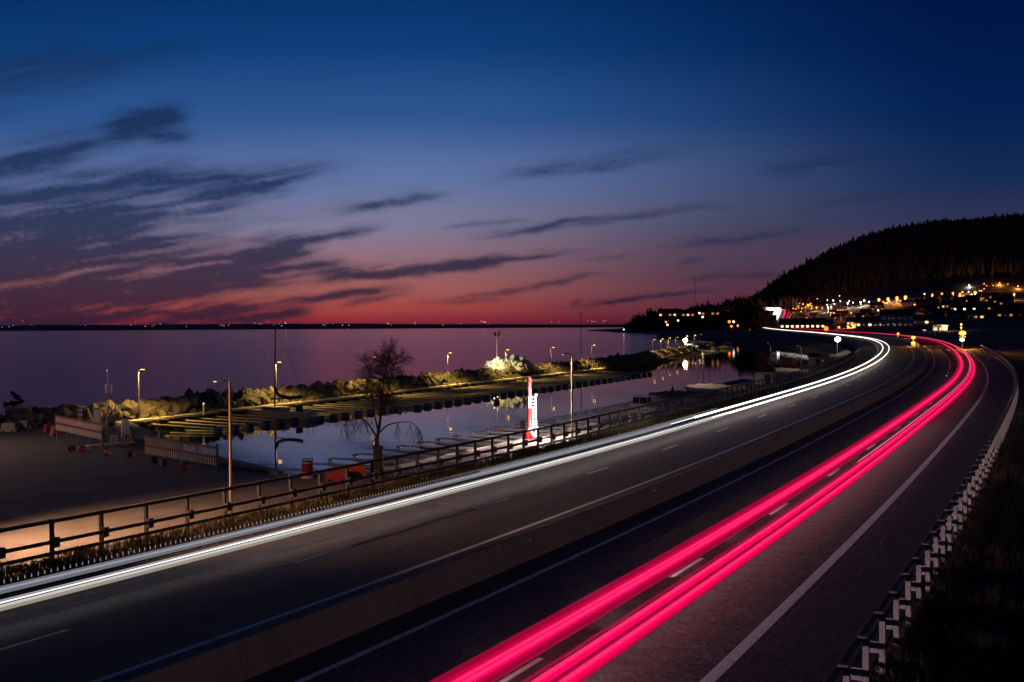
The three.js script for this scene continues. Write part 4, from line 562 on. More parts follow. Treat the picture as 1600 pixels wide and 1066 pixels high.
{ // notice board and the two fish on poles
  const p = onLevel(21, 668, YARD), t = thing('notice_board', 'wide pale notice board behind the barrier blocks', 'notice board', [p.x, YARD, p.z - 1], 0.12);
  const cv = document.createElement('canvas'); cv.width = 256; cv.height = 128; const c = cv.getContext('2d'); c.fillStyle = '#c9bda0'; c.fillRect(0, 0, 256, 128); c.fillStyle = '#8c8f8d'; c.fillRect(64, 18, 150, 84); c.fillStyle = '#5f7f96'; c.fillRect(70, 40, 60, 44); c.fillStyle = '#9a4f48'; c.fillRect(160, 16, 24, 26); c.fillStyle = '#a08a5c'; c.fillRect(216, 10, 34, 108); c.fillStyle = '#7f8f6a'; for (let i = 0; i < 9; i++) c.fillRect(12, 16 + i * 11, 38, 4);
  const tx = new THREE.CanvasTexture(cv); tx.colorSpace = THREE.SRGBColorSpace; mesh('frame', box(2.3, 1.1, 0.08, 0, 1.3, -0.05), M.timber, t); const pl = mesh('panel', new THREE.PlaneGeometry(2.2, 1.0).translate(0, 1.3, 0.0), std({ map: tx, roughness: 0.7 }), t); for (const x of [-0.9, 0.9]) mesh('leg', box(0.09, 0.8, 0.09, x, 0.4, -0.05), M.timber, t);
  const fish = (label, px, py, Z, turn, tilt, flip) => { const a = atDepth(px, py, Z), t2 = thing('fish_sculpture', label, 'sculpture', [a.x, YARD, a.z], turn), y = a.y - YARD; const s = new THREE.Shape(); s.moveTo(-0.85, 0.02); s.quadraticCurveTo(-0.3, 0.3, 0.35, 0.12); s.lineTo(0.78, 0.26); s.quadraticCurveTo(0.7, 0, 0.8, -0.22); s.lineTo(0.36, -0.06); s.quadraticCurveTo(-0.3, -0.24, -0.85, 0.02);
    const body = new THREE.ExtrudeGeometry(s, { depth: 0.05, bevelEnabled: true, bevelSize: 0.05, bevelThickness: 0.09, bevelSegments: 3, curveSegments: 10 }).translate(0, 0, -0.025), fin = new THREE.Shape([[-0.1, 0.18], [0.12, 0.4], [0.22, 0.14]].map(([a2, b]) => new THREE.Vector2(a2, b))), fin2 = new THREE.Shape([[-0.25, -0.12], [-0.1, -0.36], [0.05, -0.12]].map(([a2, b]) => new THREE.Vector2(a2, b))), fx = (g) => { if (flip) g.scale(-1, 1, 1); return g.rotateZ(tilt).translate(0, y, 0); };
    if (flip) { } mesh('body', fx(body), std({ color: M.bronze.color, roughness: 0.5, metalness: 0.4, side: THREE.DoubleSide }), t2); mesh('fin', [fin, fin2].map((f) => fx(new THREE.ExtrudeGeometry(f, { depth: 0.03, bevelEnabled: false }))), std({ color: M.bronze.color, roughness: 0.5, metalness: 0.4, side: THREE.DoubleSide }), t2); mesh('pole', cyl(0.03, 0.025, y, 0, 0, 0, 6), M.darkMetal, t2); };
  fish('dark fish sculpture on a thin pole, the upper tilted one', 26, 621, 104, 0.1, -0.75, false); fish('dark fish sculpture on a thin pole, the lower level one', 19, 631, 104, 0.1, 0.12, true);
}
{ // slatted railings, pump island, cabinets
  const rail = (label, a, b, y0, feet) => { const t = thing('slatted_railing', label, 'railing'), d = b.clone().sub(a), L = d.length(), ang = Math.atan2(-d.z, d.x), n = Math.round(L / 0.3), slat = new THREE.BoxGeometry(0.13, 1.12, 0.04), post = new THREE.BoxGeometry(0.12, 1.75, 0.12), at = (k) => a.clone().addScaledVector(d, k);
    for (let i = 0; i <= n; i++) { const m = mesh('slat', slat, M.offWhite, t), p = at(i / n); m.position.set(p.x, YARD + y0 + 0.62 + (i % 3) * 0.006, p.z); m.rotation.y = ang; }
    const np = Math.round(L / 2.4); for (let i = 0; i <= np; i++) { const m = mesh('post', post, M.timber, t), p = at(i / np); m.position.set(p.x, YARD + (feet ? 0.65 : 0.85), p.z); m.rotation.y = ang; m.translateZ(-0.1); }
    for (const [h, nm] of [[y0 + 1.2, 'top_rail'], [y0 + 0.62, 'middle_rail']]) { const m = mesh(nm, new THREE.BoxGeometry(L + 0.2, 0.14, 0.08), M.darkRed, t), p = at(0.5); m.position.set(p.x, YARD + h, p.z); m.rotation.y = ang; m.translateZ(0.075); } };
  const A = V3(-36.6, 0, -85.2), B = V3(-29.9, 0, -77.2), Cc = V3(-25, 0, -72.4), D = V3(-18.4, 0, -65.8);
  rail('far slatted railing with red rails, left of the pump island', A, B, 0.75, true); rail('near slatted railing with dark red rails, right of the pump island', Cc, D, 0.3, false);
  const tower = (name, label, cat, px, py0, py1, w, d, m, taper = 0.85, Z0) => { const Zb = Z0 ?? onLevel(px, py1, YARD).z * -1, b = atDepth(px, py1, Zb), top = atDepth(px, py0, Zb), t = thing(name, label, cat, [b.x, Math.max(YARD, b.y), b.z], 0.5), h = top.y - Math.max(YARD, b.y); const g = new THREE.BoxGeometry(w, h, d), p = g.attributes.position; for (let i = 0; i < p.count; i++) if (p.getY(i) > 0) { p.setX(i, p.getX(i) * taper); p.setZ(i, p.getZ(i) * taper); } g.translate(0, h / 2, 0); g.computeVertexNormals(); mesh('body', g, m, t); mesh('cap', bevel(w * taper + 0.06, 0.06, d * taper + 0.06, 0.03, 0, h, 0), M.greyMetal, t); mesh('plinth', bevel(w + 0.12, 0.12, d + 0.12, 0.03, 0, -0.02, 0), M.concrete, t); return [t, h]; };
  let [pu, h] = tower('fuel_pump', 'white tapered fuel pump housing at the water, tallest of the pump island', 'fuel pump', 196, 655, 692, 0.66, 0.55, M.white, 0.7); mesh('hose', new THREE.TubeGeometry(new THREE.CatmullRomCurve3([V3(0.32, h * 0.7, 0.1), V3(0.6, h * 0.4, 0.25), V3(0.45, 0.3, 0.3), V3(0.34, h * 0.5, 0.2)]), 14, 0.03, 5), M.rubber, pu);
  [pu, h] = tower('fuel_pump', 'grey fuel pump below the red and white mast', 'fuel pump', 173, 651, 690, 0.6, 0.5, M.greyMetal, 0.95); mesh('display_panel', box(0.4, 0.3, 0.03, 0, h * 0.7, 0.26), M.black, pu);
  [pu, h] = tower('cabinet', 'pale electrical cabinet behind the slatted railing', 'cabinet', 151, 638, 664, 0.62, 0.4, M.offWhite, 1, 96); mesh('door', box(0.5, h * 0.8, 0.03, 0, h / 2, 0.215), M.white, pu);
  [pu, h] = tower('cabinet', 'low white cabinet at the foot of the grey fuel pump', 'cabinet', 178, 680, 694, 0.55, 0.5, M.white, 0.95); mesh('door', box(0.36, h * 0.7, 0.03, 0, h / 2, 0.265), M.offWhite, pu);
  [pu, h] = tower('cabinet', 'grey cabinet standing between the white pump and the near railing', 'cabinet', 253, 675, 712, 0.42, 0.4, M.greyMetal, 1); mesh('door', box(0.3, h * 0.7, 0.03, 0, h / 2, 0.21), M.darkMetal, pu);
  const sp = onLevel(124.5, 662, -1.2), st = thing('marker_post', 'white striped marker post behind the far railing', 'marker post', [sp.x, YARD, sp.z]); mesh('post', cyl(0.2, 0.2, 1.75, 0, 0, 0, 10), M.white, st); for (const y of [0.7, 1.15, 1.55]) mesh('band', new THREE.CylinderGeometry(0.207, 0.207, 0.12, 10, 1, true).translate(0, y, 0), M.black, st);
  // hose reel
  const hr = onLevel(201, 694, YARD), ht = thing('hose_reel', 'yellow hose reel leaning against the white fuel pump', 'hose reel', [hr.x, YARD, hr.z + 0.5], 0.4); mesh('coil', new THREE.TorusGeometry(0.3, 0.13, 8, 18).translate(0, 0.45, 0), M.yellow, ht); mesh('stand', [box(0.08, 0.8, 0.3, 0, 0.4, 0), box(0.6, 0.06, 0.4, 0, 0.03, 0)], M.darkMetal, ht);
  // red and white lattice mast
  const mp = atDepth(169, 660, 84), mt = thing('lattice_mast', 'red and white lattice mast rising over the fuel pumps', 'mast', [mp.x, mp.y, mp.z]); const Hm = (660 - 600) / FOCAL * 84; const legs = [[-0.28, -0.16], [0.28, -0.16], [0, 0.3]]; const top = atDepth(167, 579, 84).y - mp.y;
  legs.forEach(([x, z]) => { for (let k = 0; k < 4; k++) mesh('leg', limb(V3(x * (1 - k * 0.03), Hm * k / 4, z), V3(x * (1 - (k + 1) * 0.03), Hm * (k + 1) / 4, z), 0.035, 0.035, 5), k % 2 ? M.white : M.red, mt); }); for (let k = 0; k < 8; k++) { const a = legs[k % 3], b = legs[(k + 1) % 3]; mesh('brace', limb(V3(a[0], Hm * k / 8, a[1]), V3(b[0], Hm * (k + 1) / 8, b[1]), 0.018, 0.018, 4), k % 4 < 2 ? M.red : M.white, mt); } mesh('aerial', limb(V3(0, Hm - 0.1, 0), V3(-0.05, top, 0), 0.025, 0.012, 5), M.white, mt); mesh('lamp', new THREE.SphereGeometry(0.05, 8, 6).translate(-0.05, top, 0), glowing(1, 0.7, 0.7, 0.8), mt); mesh('mast_base', box(0.8, 0.2, 0.7, 0, -0.1, 0), M.concrete, mt); mesh('pedestal', box(0.4, mp.y - YARD - 0.2, 0.4, 0, -(mp.y - YARD) / 2 - 0.1, 0), M.concrete, mt);
  // upturned pale plank on trestles and the red floats lying along the quay
  const bp = onLevel(172, 699, YARD), bt = thing('plank', 'long pale plank lying on the quay below the pumps', 'plank', [bp.x, YARD, bp.z], 0.78); mesh('board', box(3.6, 0.08, 0.5, 0, 0.26, 0), M.paleBoom, bt); for (const x of [-1.2, 1.2]) mesh('block', box(0.2, 0.2, 0.5, x, 0.1, 0), M.timber, bt);
  const fl = thing('marker_drum', 'small red marker drum lying in the row along the dark quay', 'marker drum', [0, 0, 0], 0, 'red marker drums along the quay'); mesh('drum', new THREE.CylinderGeometry(0.24, 0.24, 0.34, 12).rotateX(Math.PI / 2).translate(0, 0.24, 0), M.red, fl); mesh('reflector', new THREE.CylinderGeometry(0.13, 0.13, 0.03, 10).rotateX(Math.PI / 2).translate(0, 0.24, 0.185), M.orange, fl);
  [[112, 706], [127, 707], [168, 713], [205, 715], [241, 724], [255, 729], [291, 735]].forEach(([x, y], i) => { const p = onLevel(x, y, YARD), o = i ? copyOf(fl) : fl; o.position.set(p.x, YARD, p.z); o.rotation.y = 0.3 + i * 0.4; });
  const ed = thing('timber_pontoon', 'pale timber pontoon at the end of the near railing', 'pontoon', [-19.9, WATER, -71.4], 0.78); for (let i = 0; i < 6; i++) mesh('plank', box(3.2, 0.9 - i % 2 * 0.02, 0.34, 0, 0.35, i * 0.36 - 0.9), M.timber, ed); mesh('rim', box(3.3, 0.14, 2.3, 0, 0.88, 0), M.paleBoom, ed);
  const by = onLevel(776, 630, WATER), bo = thing('buoy', 'small red mooring buoy with a white light in the harbour water', 'buoy', [by.x, WATER, by.z]); mesh('body', new THREE.SphereGeometry(0.42, 14, 10).scale(1, 0.9, 1).translate(0, 0.15, 0), M.darkRed, bo); mesh('lamp', [new THREE.SphereGeometry(0.1, 8, 6).translate(-0.3, 0.62, 0), new THREE.SphereGeometry(0.07, 8, 6).translate(0.12, 0.8, 0)], glowing(1, 0.85, 0.6, 2.2), bo); mesh('lamp_stem', [cyl(0.02, 0.02, 0.3, -0.3, 0.3, 0, 5), cyl(0.02, 0.02, 0.35, 0.12, 0.45, 0, 5)], M.darkMetal, bo);
}
{ // bare birch
  const base = onLevel(596, 748, YARD), t = thing('bare_tree', 'bare weeping birch at the water behind the fence', 'tree', [base.x, YARD, base.z]); const r = rng(21), trunk = [], branch = [], twig = [], Z = -base.z, at = (px, py, dz = 0) => atDepth(px, py, Z - dz).sub(V3(base.x, YARD, base.z));
  const pathOf = (pts, r0, r1, out) => { const c = new THREE.CatmullRomCurve3(pts), n = Math.max(4, pts.length * 3); let a = c.getPoint(0); for (let i = 1; i <= n; i++) { const b = c.getPoint(i / n); out.push(limb(a, b, lerp(r0, r1, (i - 1) / n), lerp(r0, r1, i / n), 7)); a = b; } return c; };
  const droop = (p, d, len, rad, depth, g = 1) => { let a = p.clone(), v = d.clone().normalize(); const n = depth > 2 ? 5 : 6; for (let i = 0; i < n; i++) { v.add(V3((r() - 0.5) * 0.5, -0.02 - g * (depth < 2 ? 0.26 : depth === 2 ? 0.1 : 0.0), (r() - 0.5) * 0.5)).normalize(); const b = a.clone().addScaledVector(v, len / n); (depth > 1 ? branch : twig).push(limb(a, b, rad * (1 - i / n * 0.7), rad * (1 - (i + 1) / n * 0.7), depth > 1 ? 5 : 3)); if (depth > 0 && i > 0) for (let k = 0; k < (depth === 1 ? 2 : 2); k++) if (r() < 0.85) droop(b, v.clone().add(V3((r() - 0.5) * 1.9, (r() - 0.35) * 1.1, (r() - 0.5) * 1.9)), len * (0.42 + r() * 0.25), Math.max(0.0045, rad * 0.42), depth - 1, g); a = b; } };
  pathOf([at(596, 748), at(593, 715), at(588, 690), at(590, 680)], 0.17, 0.12, trunk);
  const main = pathOf([at(590, 681), at(594, 655, 0.3), at(597, 620, 0.2), at(600, 590), at(608, 553, -0.2)], 0.1, 0.014, trunk), left = pathOf([at(589, 684), at(577, 665, -0.4), at(566, 655, -0.8), at(545, 657, -1.1), at(536, 668, -1.2)], 0.06, 0.008, trunk), right = pathOf([at(593, 676), at(605, 665, 0.4), at(625, 660, 0.9), at(645, 661, 1.2), at(657, 674, 1.3)], 0.055, 0.008, trunk), back = pathOf([at(591, 676), at(584, 640, 1.1), at(580, 600, 1.4), at(574, 570, 1.5)], 0.06, 0.009, trunk), fw = pathOf([at(596, 650), at(606, 615, -0.9), at(613, 580, -1.3), at(618, 562, -1.3)], 0.06, 0.01, trunk);
  for (let i = 0; i < 62; i++) { const k = 0.3 + 0.7 * r(); droop(main.getPoint(k), V3((r() - 0.5) * 2, 0.75, (r() - 0.5) * 2), 0.95 * (1.25 - k * 0.5), 0.018, 2, i % 4 ? 0.12 : 0.8); }
  for (const [c, n] of [[left, 16], [right, 16], [back, 26], [fw, 26]]) for (let i = 0; i < n; i++) { const k = 0.4 + 0.6 * r(); droop(c.getPoint(k), V3((r() - 0.5) * 1.4, c === left || c === right ? -0.3 : 0.5, (r() - 0.5) * 1.4), c === left || c === right ? 0.85 : 0.85, 0.015, c === left || c === right ? 1 : 2, c === left || c === right ? 1 : 0.2); }
  mesh('trunk', trunk, M.bark, t); mesh('branches', branch, M.bark, t); mesh('twigs', twig, M.bark, t);
  const cp = atDepth(592, 733, Z - 0.5), cb = thing('wooden_box', 'dark wooden box fixed to the foot of the bare birch', 'box', [cp.x - 0.05, cp.y, cp.z]); mesh('body', bevel(0.5, 1.25, 0.42, 0.04), M.fence, cb); mesh('lid', bevel(0.58, 0.08, 0.5, 0.04, 0, 1.25, 0), M.fence, cb);
}
{ // huts by the shore
  const hut = (label, px, py, Z, w, h, d, wall, turn) => { const a = atDepth(px, py, Z), t = thing('hut', label, 'hut', [a.x, a.y, a.z], turn); mesh('wall', bevel(w, h, d, 0.02), wall, t); const s = new THREE.Shape([[-w / 2 - 0.25, 0], [w / 2 + 0.25, 0], [w / 2 - 0.1, h * 0.5], [-w / 2 + 0.1, h * 0.5]].map(([a2, b]) => new THREE.Vector2(a2, b))); mesh('roof', new THREE.ExtrudeGeometry(s, { depth: d + 0.4, bevelEnabled: false }).translate(0, h, -d / 2 - 0.2), M.roof, t); mesh('door', box(0.8, h * 0.82, 0.05, w * 0.2, h * 0.42, d / 2 + 0.02), M.wallDark, t); mesh('sill', bevel(w + 0.3, 0.14, d + 0.3, 0.03, 0, -0.1, 0), M.concrete, t); };
  hut('white hut with a dark roof beyond the fence', 1195, 601, 158, 2.6, 1.9, 2.4, M.white, -0.35); hut('second pale hut further along the fence near the white lamp glare', 1274, 572, 215, 2.6, 1.8, 2.2, M.offWhite, -0.3);
  const floor = atDepth(1195, 604, 158);
  const qp = thing('quay_platform', 'dark timber platform carrying the huts and boats beyond the fence', 'platform'); for (let s = 128; s < 236; s += 6) { const p = R(s + 3, -28.6, 0).setY(-1.45); mesh('platform_panel', box(4.2, 0.3, 5.9).rotateY(-headingAt(s + 3)).translate(p.x, p.y, p.z), M.timber, qp); }
}
/* ------------------------------------------------------------------ far bank, headland trees, wooded hill */
function leafCrown(seed, w, h, clumps, leaves, size) {                    // many small leaf faces gathered in clumps
  const r = rng(seed), P = [], C = []; for (let i = 0; i < clumps; i++) { const a = r() * 6.283, y = r(), d = Math.sqrt(r()) * 0.9 * Math.sin(Math.PI * clamp(0.16 + y * 0.8, 0, 1)); C.push([Math.cos(a) * d * w, y * h, Math.sin(a) * d * w, (0.16 + r() * 0.2) * w]); }
  for (const [x, y, z, s] of C) for (let i = 0; i < leaves; i++) { const u = V3(r() - 0.5, (r() - 0.5) * 0.8, r() - 0.5).multiplyScalar(2 * s), c = V3(x, y, z).add(u), e = V3(r() - 0.5, r() - 0.5, r() - 0.5).normalize().multiplyScalar(size * (0.6 + r())), f = V3(r() - 0.5, r() - 0.5, r() - 0.5).normalize().multiplyScalar(size * (0.5 + r())); for (const q of [c.clone().add(e), c.clone().add(f), c.clone().sub(e), c.clone().add(e), c.clone().sub(e), c.clone().sub(f)]) P.push(q.x, q.y, q.z); }
  const g = new THREE.BufferGeometry(); g.setAttribute('position', new THREE.Float32BufferAttribute(P, 3)); g.computeVertexNormals(); g.setAttribute('uv', new THREE.Float32BufferAttribute(new Float32Array(P.length / 3 * 2), 2)); return g;
}
{
  const protos = [[1, 4.2, 11, 34, 26, 0.5, 4], [2, 5.4, 10, 40, 26, 0.55, 3.4], [3, 3.4, 13, 32, 26, 0.45, 4.6], [4, 4.6, 8, 30, 26, 0.5, 3]].map(([seed, w, h, c, l, s, y0], i) => {
    const t = thing('tree', 'dark leafy tree in the wood on the headland across the harbour', 'tree', [0, 0, 0], 0, 'trees on the headland'); const r = rng(seed * 9), limbs = [limb(V3(0, -1, 0), V3(0.2, y0 + h * 0.55, 0), 0.34, 0.12, 6)]; for (let k = 0; k < 6; k++) { const a = r() * 6.28; limbs.push(limb(V3(0.05, y0 + k * 0.7, 0), V3(Math.cos(a) * w * 0.7, y0 + h * (0.35 + k * 0.08), Math.sin(a) * w * 0.7), 0.12, 0.03, 4)); }
    mesh('trunk', limbs, M.bark, t); const c2 = mesh('crown', leafCrown(seed, w, h, c, l, s), std({ color: M.leaf.color, roughness: 0.95, side: THREE.DoubleSide }), t); c2.position.y = y0; return t;
  });
  const r = rng(31); let n = 0; const usedP = [false, false, false, false];
  const plant = (x, z, s, ground) => { const k = Math.floor(r() * 4), o = usedP[k] ? copyOf(protos[k]) : protos[k]; usedP[k] = true; o.position.set(x, ground, -z); o.rotation.y = r() * 6.28; o.scale.set(s, s * (0.85 + r() * 0.35), s); n++; };
  // headland wood: tree tops follow the dark outline seen against the glow
  const TOPX = [972, 985, 1000, 1020, 1045, 1070, 1095, 1110, 1125, 1138, 1150, 1170, 1182, 1200], TOPY = [514, 501, 493, 487, 488, 492, 484, 479, 478, 484, 474, 467, 474, 478];
  for (let px = 976; px < 1192; px += 3.0) for (let k = 0; k < 3; k++) {
    const edge = smoothstep(px, 972, 1190), Z = lerp(1450, 820, edge) + k * lerp(60, 120, edge) * (0.5 + r()), top = interp(TOPX, TOPY, px) - 2 + r() * 4.5 + (2 - k) * 2.2, p = atDepth(px + (r() - 0.5) * 4, top, Z); const ground = k === 0 ? -2 : lerp(-1.5, Math.max(0, p.y - 14), 0.85); const hgt = p.y - ground; if (hgt < 3) continue; plant(p.x, Z, clamp(hgt / 15, 0.35, 1.5), p.y - clamp(hgt / 15, 0.35, 1.5) * 15);
  }
  // bank trees behind the far bay shore
  for (let px = 1150; px < 1300; px += 9) { const Z = 560 + r() * 160, p = atDepth(px, 519 + r() * 8, Z); plant(p.x, Z, 0.36 + r() * 0.16, p.y - 7.5); }
  // ground under the wood
  const rows = []; for (let px = 974; px <= 1215; px += 6) { const edge = smoothstep(px, 972, 1190), Z0 = lerp(1440, 800, edge), top = interp(TOPX, TOPY, px); rows.push([[0, -4], [6, -1.6], [60, 2], [150, Math.max(2, atDepth(px, top + 16, Z0 + 150).y)], [420, Math.max(2, atDepth(px, top + 14, Z0 + 420).y)], [700, -3]].map(([d, y]) => { const q = atDepth(px, 520, Z0 + d); return V3(q.x, y, q.z); })); }
  tag(mesh('headland', strip(rows), M.earth), 'dark wooded headland jutting into the lake across the harbour', null, null, 'structure');
  const rk = onLevel(968, 519.5, WATER), sk = thing('skerry', 'small low rock in the lake off the tip of the headland', 'rock', [rk.x, WATER, rk.z]); for (const [x, s] of [[0, 4], [7, 2.6], [-8, 2], [14, 3.4]]) { const m = mesh('rock', ROCKS[2], rockMats[2], sk); m.position.set(x, 0.4, 0); m.scale.set(s * 1.5, s * 0.7, s); }
}
{ // conifers over the hill: a far wood that reads as one mass
  const parts = []; for (const [y, r0, h] of [[2, 3.2, 6], [5.5, 2.5, 5.5], [9.5, 1.7, 6]]) { const c = new THREE.ConeGeometry(r0, h, 7, 1, true).translate(0, y + h / 2, 0); const p = c.attributes.position; for (let i = 0; i < p.count; i++) { const k = 1 + 0.3 * N(p.getX(i) * 1.3, y, p.getZ(i) * 1.3); p.setX(i, p.getX(i) * k); p.setZ(i, p.getZ(i) * k); } parts.push(c); } parts.push(new THREE.CylinderGeometry(0.3, 0.4, 4, 5).translate(0, 1, 0));
  const g = join(parts); g.computeVertexNormals(); const r = rng(44), spots = [];
  for (let i = 0; i < 30000 && spots.length < 11000; i++) { const Z = 1540 + r() * 820, X = 330 + r() * 1050, u = X / Z; if (u > 0.56) continue; const h = solidLand(X, -Z); if (h < interp([330, 420, 530, 620, 750, 900], [10, 26, 56, 64, 84, 90], X) - (Z > 1950 ? 30 : 0) + 14 * r()) continue; spots.push([X, h - 0.5, -Z, 0.75 + r() * 0.55 + (r() < 0.05 ? 0.35 : 0)]); }
  const im = new THREE.InstancedMesh(g, std({ color: M.needle.color, roughness: 1, side: THREE.DoubleSide }), spots.length), m4 = new THREE.Matrix4(), q = new THREE.Quaternion(); spots.forEach(([x, y, z, s], i) => { q.setFromAxisAngle(V3(0, 1, 0), i * 1.7); im.setMatrixAt(i, m4.compose(V3(x, y, z), q, V3(s, s * (0.85 + (i % 7) * 0.05), s))); }); im.name = 'hill_forest'; scene.add(im); tag(im, 'dark conifer forest covering the hill above the town', 'forest', null, 'stuff');
}

/* ------------------------------------------------------------------ the town: houses, lamps, signs */
function litWindows(t, rects, m, frameMat) { for (const [x, y, w, h, z, ry] of rects) { const f = mesh('window', box(w + 0.3, h + 0.3, 0.08, 0, 0, 0), frameMat, t); f.position.set(x, y, z); if (ry) f.rotation.y = ry; const p = new THREE.Mesh(new THREE.BoxGeometry(w, h, 0.06), m); p.name = 'pane'; p.position.z = 0.05; f.add(p); } }
const W = { warm: glowing(1, 0.5, 0.18, 1.6), hot: glowing(1, 0.62, 0.3, 3), dim: glowing(1, 0.42, 0.14, 0.5), cool: glowing(0.9, 0.85, 0.9, 1.3), green: glowing(0.95, 0.9, 0.4, 1.8), dark: M.glass };
const toEye = (p) => Math.atan2(-p.x, -p.z);
function house(p, label, w, h, d, wall, lit, group, turn) {
  const t = thing('house', label, 'house', [p.x, p.y - 0.6, p.z], turn ?? Math.atan2(-p.x, -p.z) + 0, group);
  mesh('wall', box(w, h, d, 0, h / 2, 0), wall, t); const s = new THREE.Shape([[-d / 2 - 0.6, 0], [d / 2 + 0.6, 0], [0, d * 0.34]].map(([a, b]) => new THREE.Vector2(a, b))); const rg = new THREE.ExtrudeGeometry(s, { depth: w + 1, bevelEnabled: false }).translate(0, 0, -(w + 1) / 2).rotateY(Math.PI / 2).translate(0, h, 0); const rf = mesh('roof', rg, M.roof, t); const ch = new THREE.Mesh(box(0.8, 2, 0.8, w * 0.25, h + d * 0.34, 0), M.wallRed); ch.name = 'chimney'; rf.add(ch);
  const n = Math.max(2, Math.round(w / 3.4)), rows = h > 5 ? 2 : 1; for (let i = 0; i < n; i++) for (let j = 0; j < rows; j++) { const m = lit[(i * rows + j) % lit.length]; litWindows(t, [[(i - (n - 1) / 2) * (w / n), h * (rows === 1 ? 0.55 : 0.3 + j * 0.45), Math.min(2, w / n * 0.5), 1.3, d / 2 + 0.02]], m, M.offWhite); } return t;
}
{
  const D = W.dark; for (const [x, y, Z] of [[1545, 492, 872], [1585, 492, 868]]) { const q = atDepth(x, y, Z), f = thing('added_hall_lamp', x < 1560 ? 'added lamp brightening the front of the long pale hall' : 'second added lamp brightening the long pale hall near the right edge', 'lamp', q.toArray()); mesh('lamp_glass', new THREE.SphereGeometry(0.22, 8, 6), glowing(1, 0.6, 0.45, 2), f); mesh('bracket', box(0.1, 0.6, 0.1, 0, -0.4, 0), M.galv, f); const l = new THREE.PointLight(new THREE.Color(1, 0.6, 0.5), 900, 0, 2); l.position.copy(q); l.name = 'lamp_light'; scene.add(l); }  // lamps and point lights added to brighten the front of the hall
  // houses whose lit windows show: px, py, width, height, windows, label
  const H = [
    [1313, 487, 16, 4, [W.warm], M.wallRed, 'long low house with a row of warm windows in the middle of the town'], [1301, 495, 7, 6, [W.hot, W.warm, D, W.warm], M.wallPale, 'pale house with two tall bright windows below the small white lamps'],
    [1357, 500, 10, 4, [W.warm], M.wallDark, 'dark house with paired warm windows behind the shop front'], [1364, 513, 22, 5, [W.hot, D, W.hot, D], M.wallPale, 'low shop front with a line of bright windows near the main road'],
    [1332, 509, 9, 4, [W.cool, D], M.wallPale, 'pale house with cool lit windows left of the shop front'], [1351, 509, 8, 6, [W.warm, D, D, W.hot], M.wallRed, 'red house beside the shop front with one bright window'],
    [1507, 466, 14, 4, [W.hot, W.warm], M.wallPale, 'hillside house with a strip of lit windows left of the brightest orange lamp'], [1501, 474, 13, 4, [W.warm], M.wallRed, 'lower hillside house with a warm window strip'], [1483, 482, 12, 4, [W.warm, W.dim], M.wallDark, 'dark house with a warm strip under the row of orange lamps'],
    [1452, 475, 12, 4, [W.warm, W.hot], M.wallDark, 'house with a warm strip right of the four orange lamps'], [1452, 483, 10, 4, [W.cool, D], M.wallPale, 'pale bluish house under the lit strip'], [1511, 489, 20, 5, [W.green, D], M.wallDark, 'long house with four yellowish windows right of the middle of the slope'],
    [1439, 508, 18, 4, [W.hot, D, D], M.wallPale, 'pale low building with a narrow bright window strip'], [1402, 514, 20, 9, [D], mat(0.26, 0.3, 0.38, 0.9), 'bluish gabled building right of the shop front'], [1254, 515, 30, 5, [W.green, W.hot], M.wallRed, 'long low building with yellow windows along the far road'],
    [1047, 494, 17, 2.6, [W.warm, D, W.dim], M.wallRed, 'long building with orange lit windows among the headland trees', 780], [1075, 494, 10, 2.6, [W.dim, W.warm], M.wallDark, 'smaller lit building among the headland trees', 780], [1110, 492, 14, 2.6, [W.dim, D, W.dim], M.wallDark, 'dim lit building behind the boat masts', 780],
    [1172, 506, 9, 5, [D, W.warm], M.wallRed, 'red house by the orange lamps on the headland', 900], [1407, 505, 10, 6, [W.warm, D, D, W.dim], M.wallPale, 'pale house above the amber road lamp'], [1385, 500, 9, 5, [D, W.warm], M.wallDark, 'dark gabled house in the middle of the town'], [1525, 502, 11, 5, [D, W.dim, W.warm], M.wallPale, 'pale house above the large amber lamps'],
    [1571, 500, 10, 5, [W.dim, D], M.wallDark, 'dark house near the right edge below the long hall'], [1583, 508, 11, 5, [W.warm, D, D], M.wallRed, 'red house with one warm window near the right edge'], [1291, 516, 8, 5, [W.dim, D], M.wallPale, 'pale house beside the left bend of the far road'],
  ];
  for (const [px, py, w, h, lit, wall, label, Z] of H) { let p = Z ? atDepth(px, py, Z) : onLand(px, py, 0, 680); if (!p) p = atDepth(px, py, 900); house(p, label, w, h, w > 14 ? 10 : 8, wall, lit, null); }
  const r = rng(61); let proto = null; // unlit houses between them
  for (let i = 0; i < 46; i++) { const px = 1240 + r() * 350, py = lerp(478, 511, r()) - (px > 1450 ? 8 : 0), p = onLand(px, py, 0, 500); if (!p) continue; const k = i % 3; const t = house(p, ['dark unlit house on the town slope', 'pale unlit house on the town slope', 'reddish unlit house on the town slope'][k], 8 + r() * 6, 3.2 + r() * 3.6, 8, [M.wallDark, M.wallPale, M.wallRed][k], r() < 0.4 ? [W.dim, D, D] : [D], ['dark unlit houses on the slope', 'pale unlit houses on the slope', 'reddish unlit houses on the slope'][k], toEye(p) + (r() - 0.5) * 0.9); }
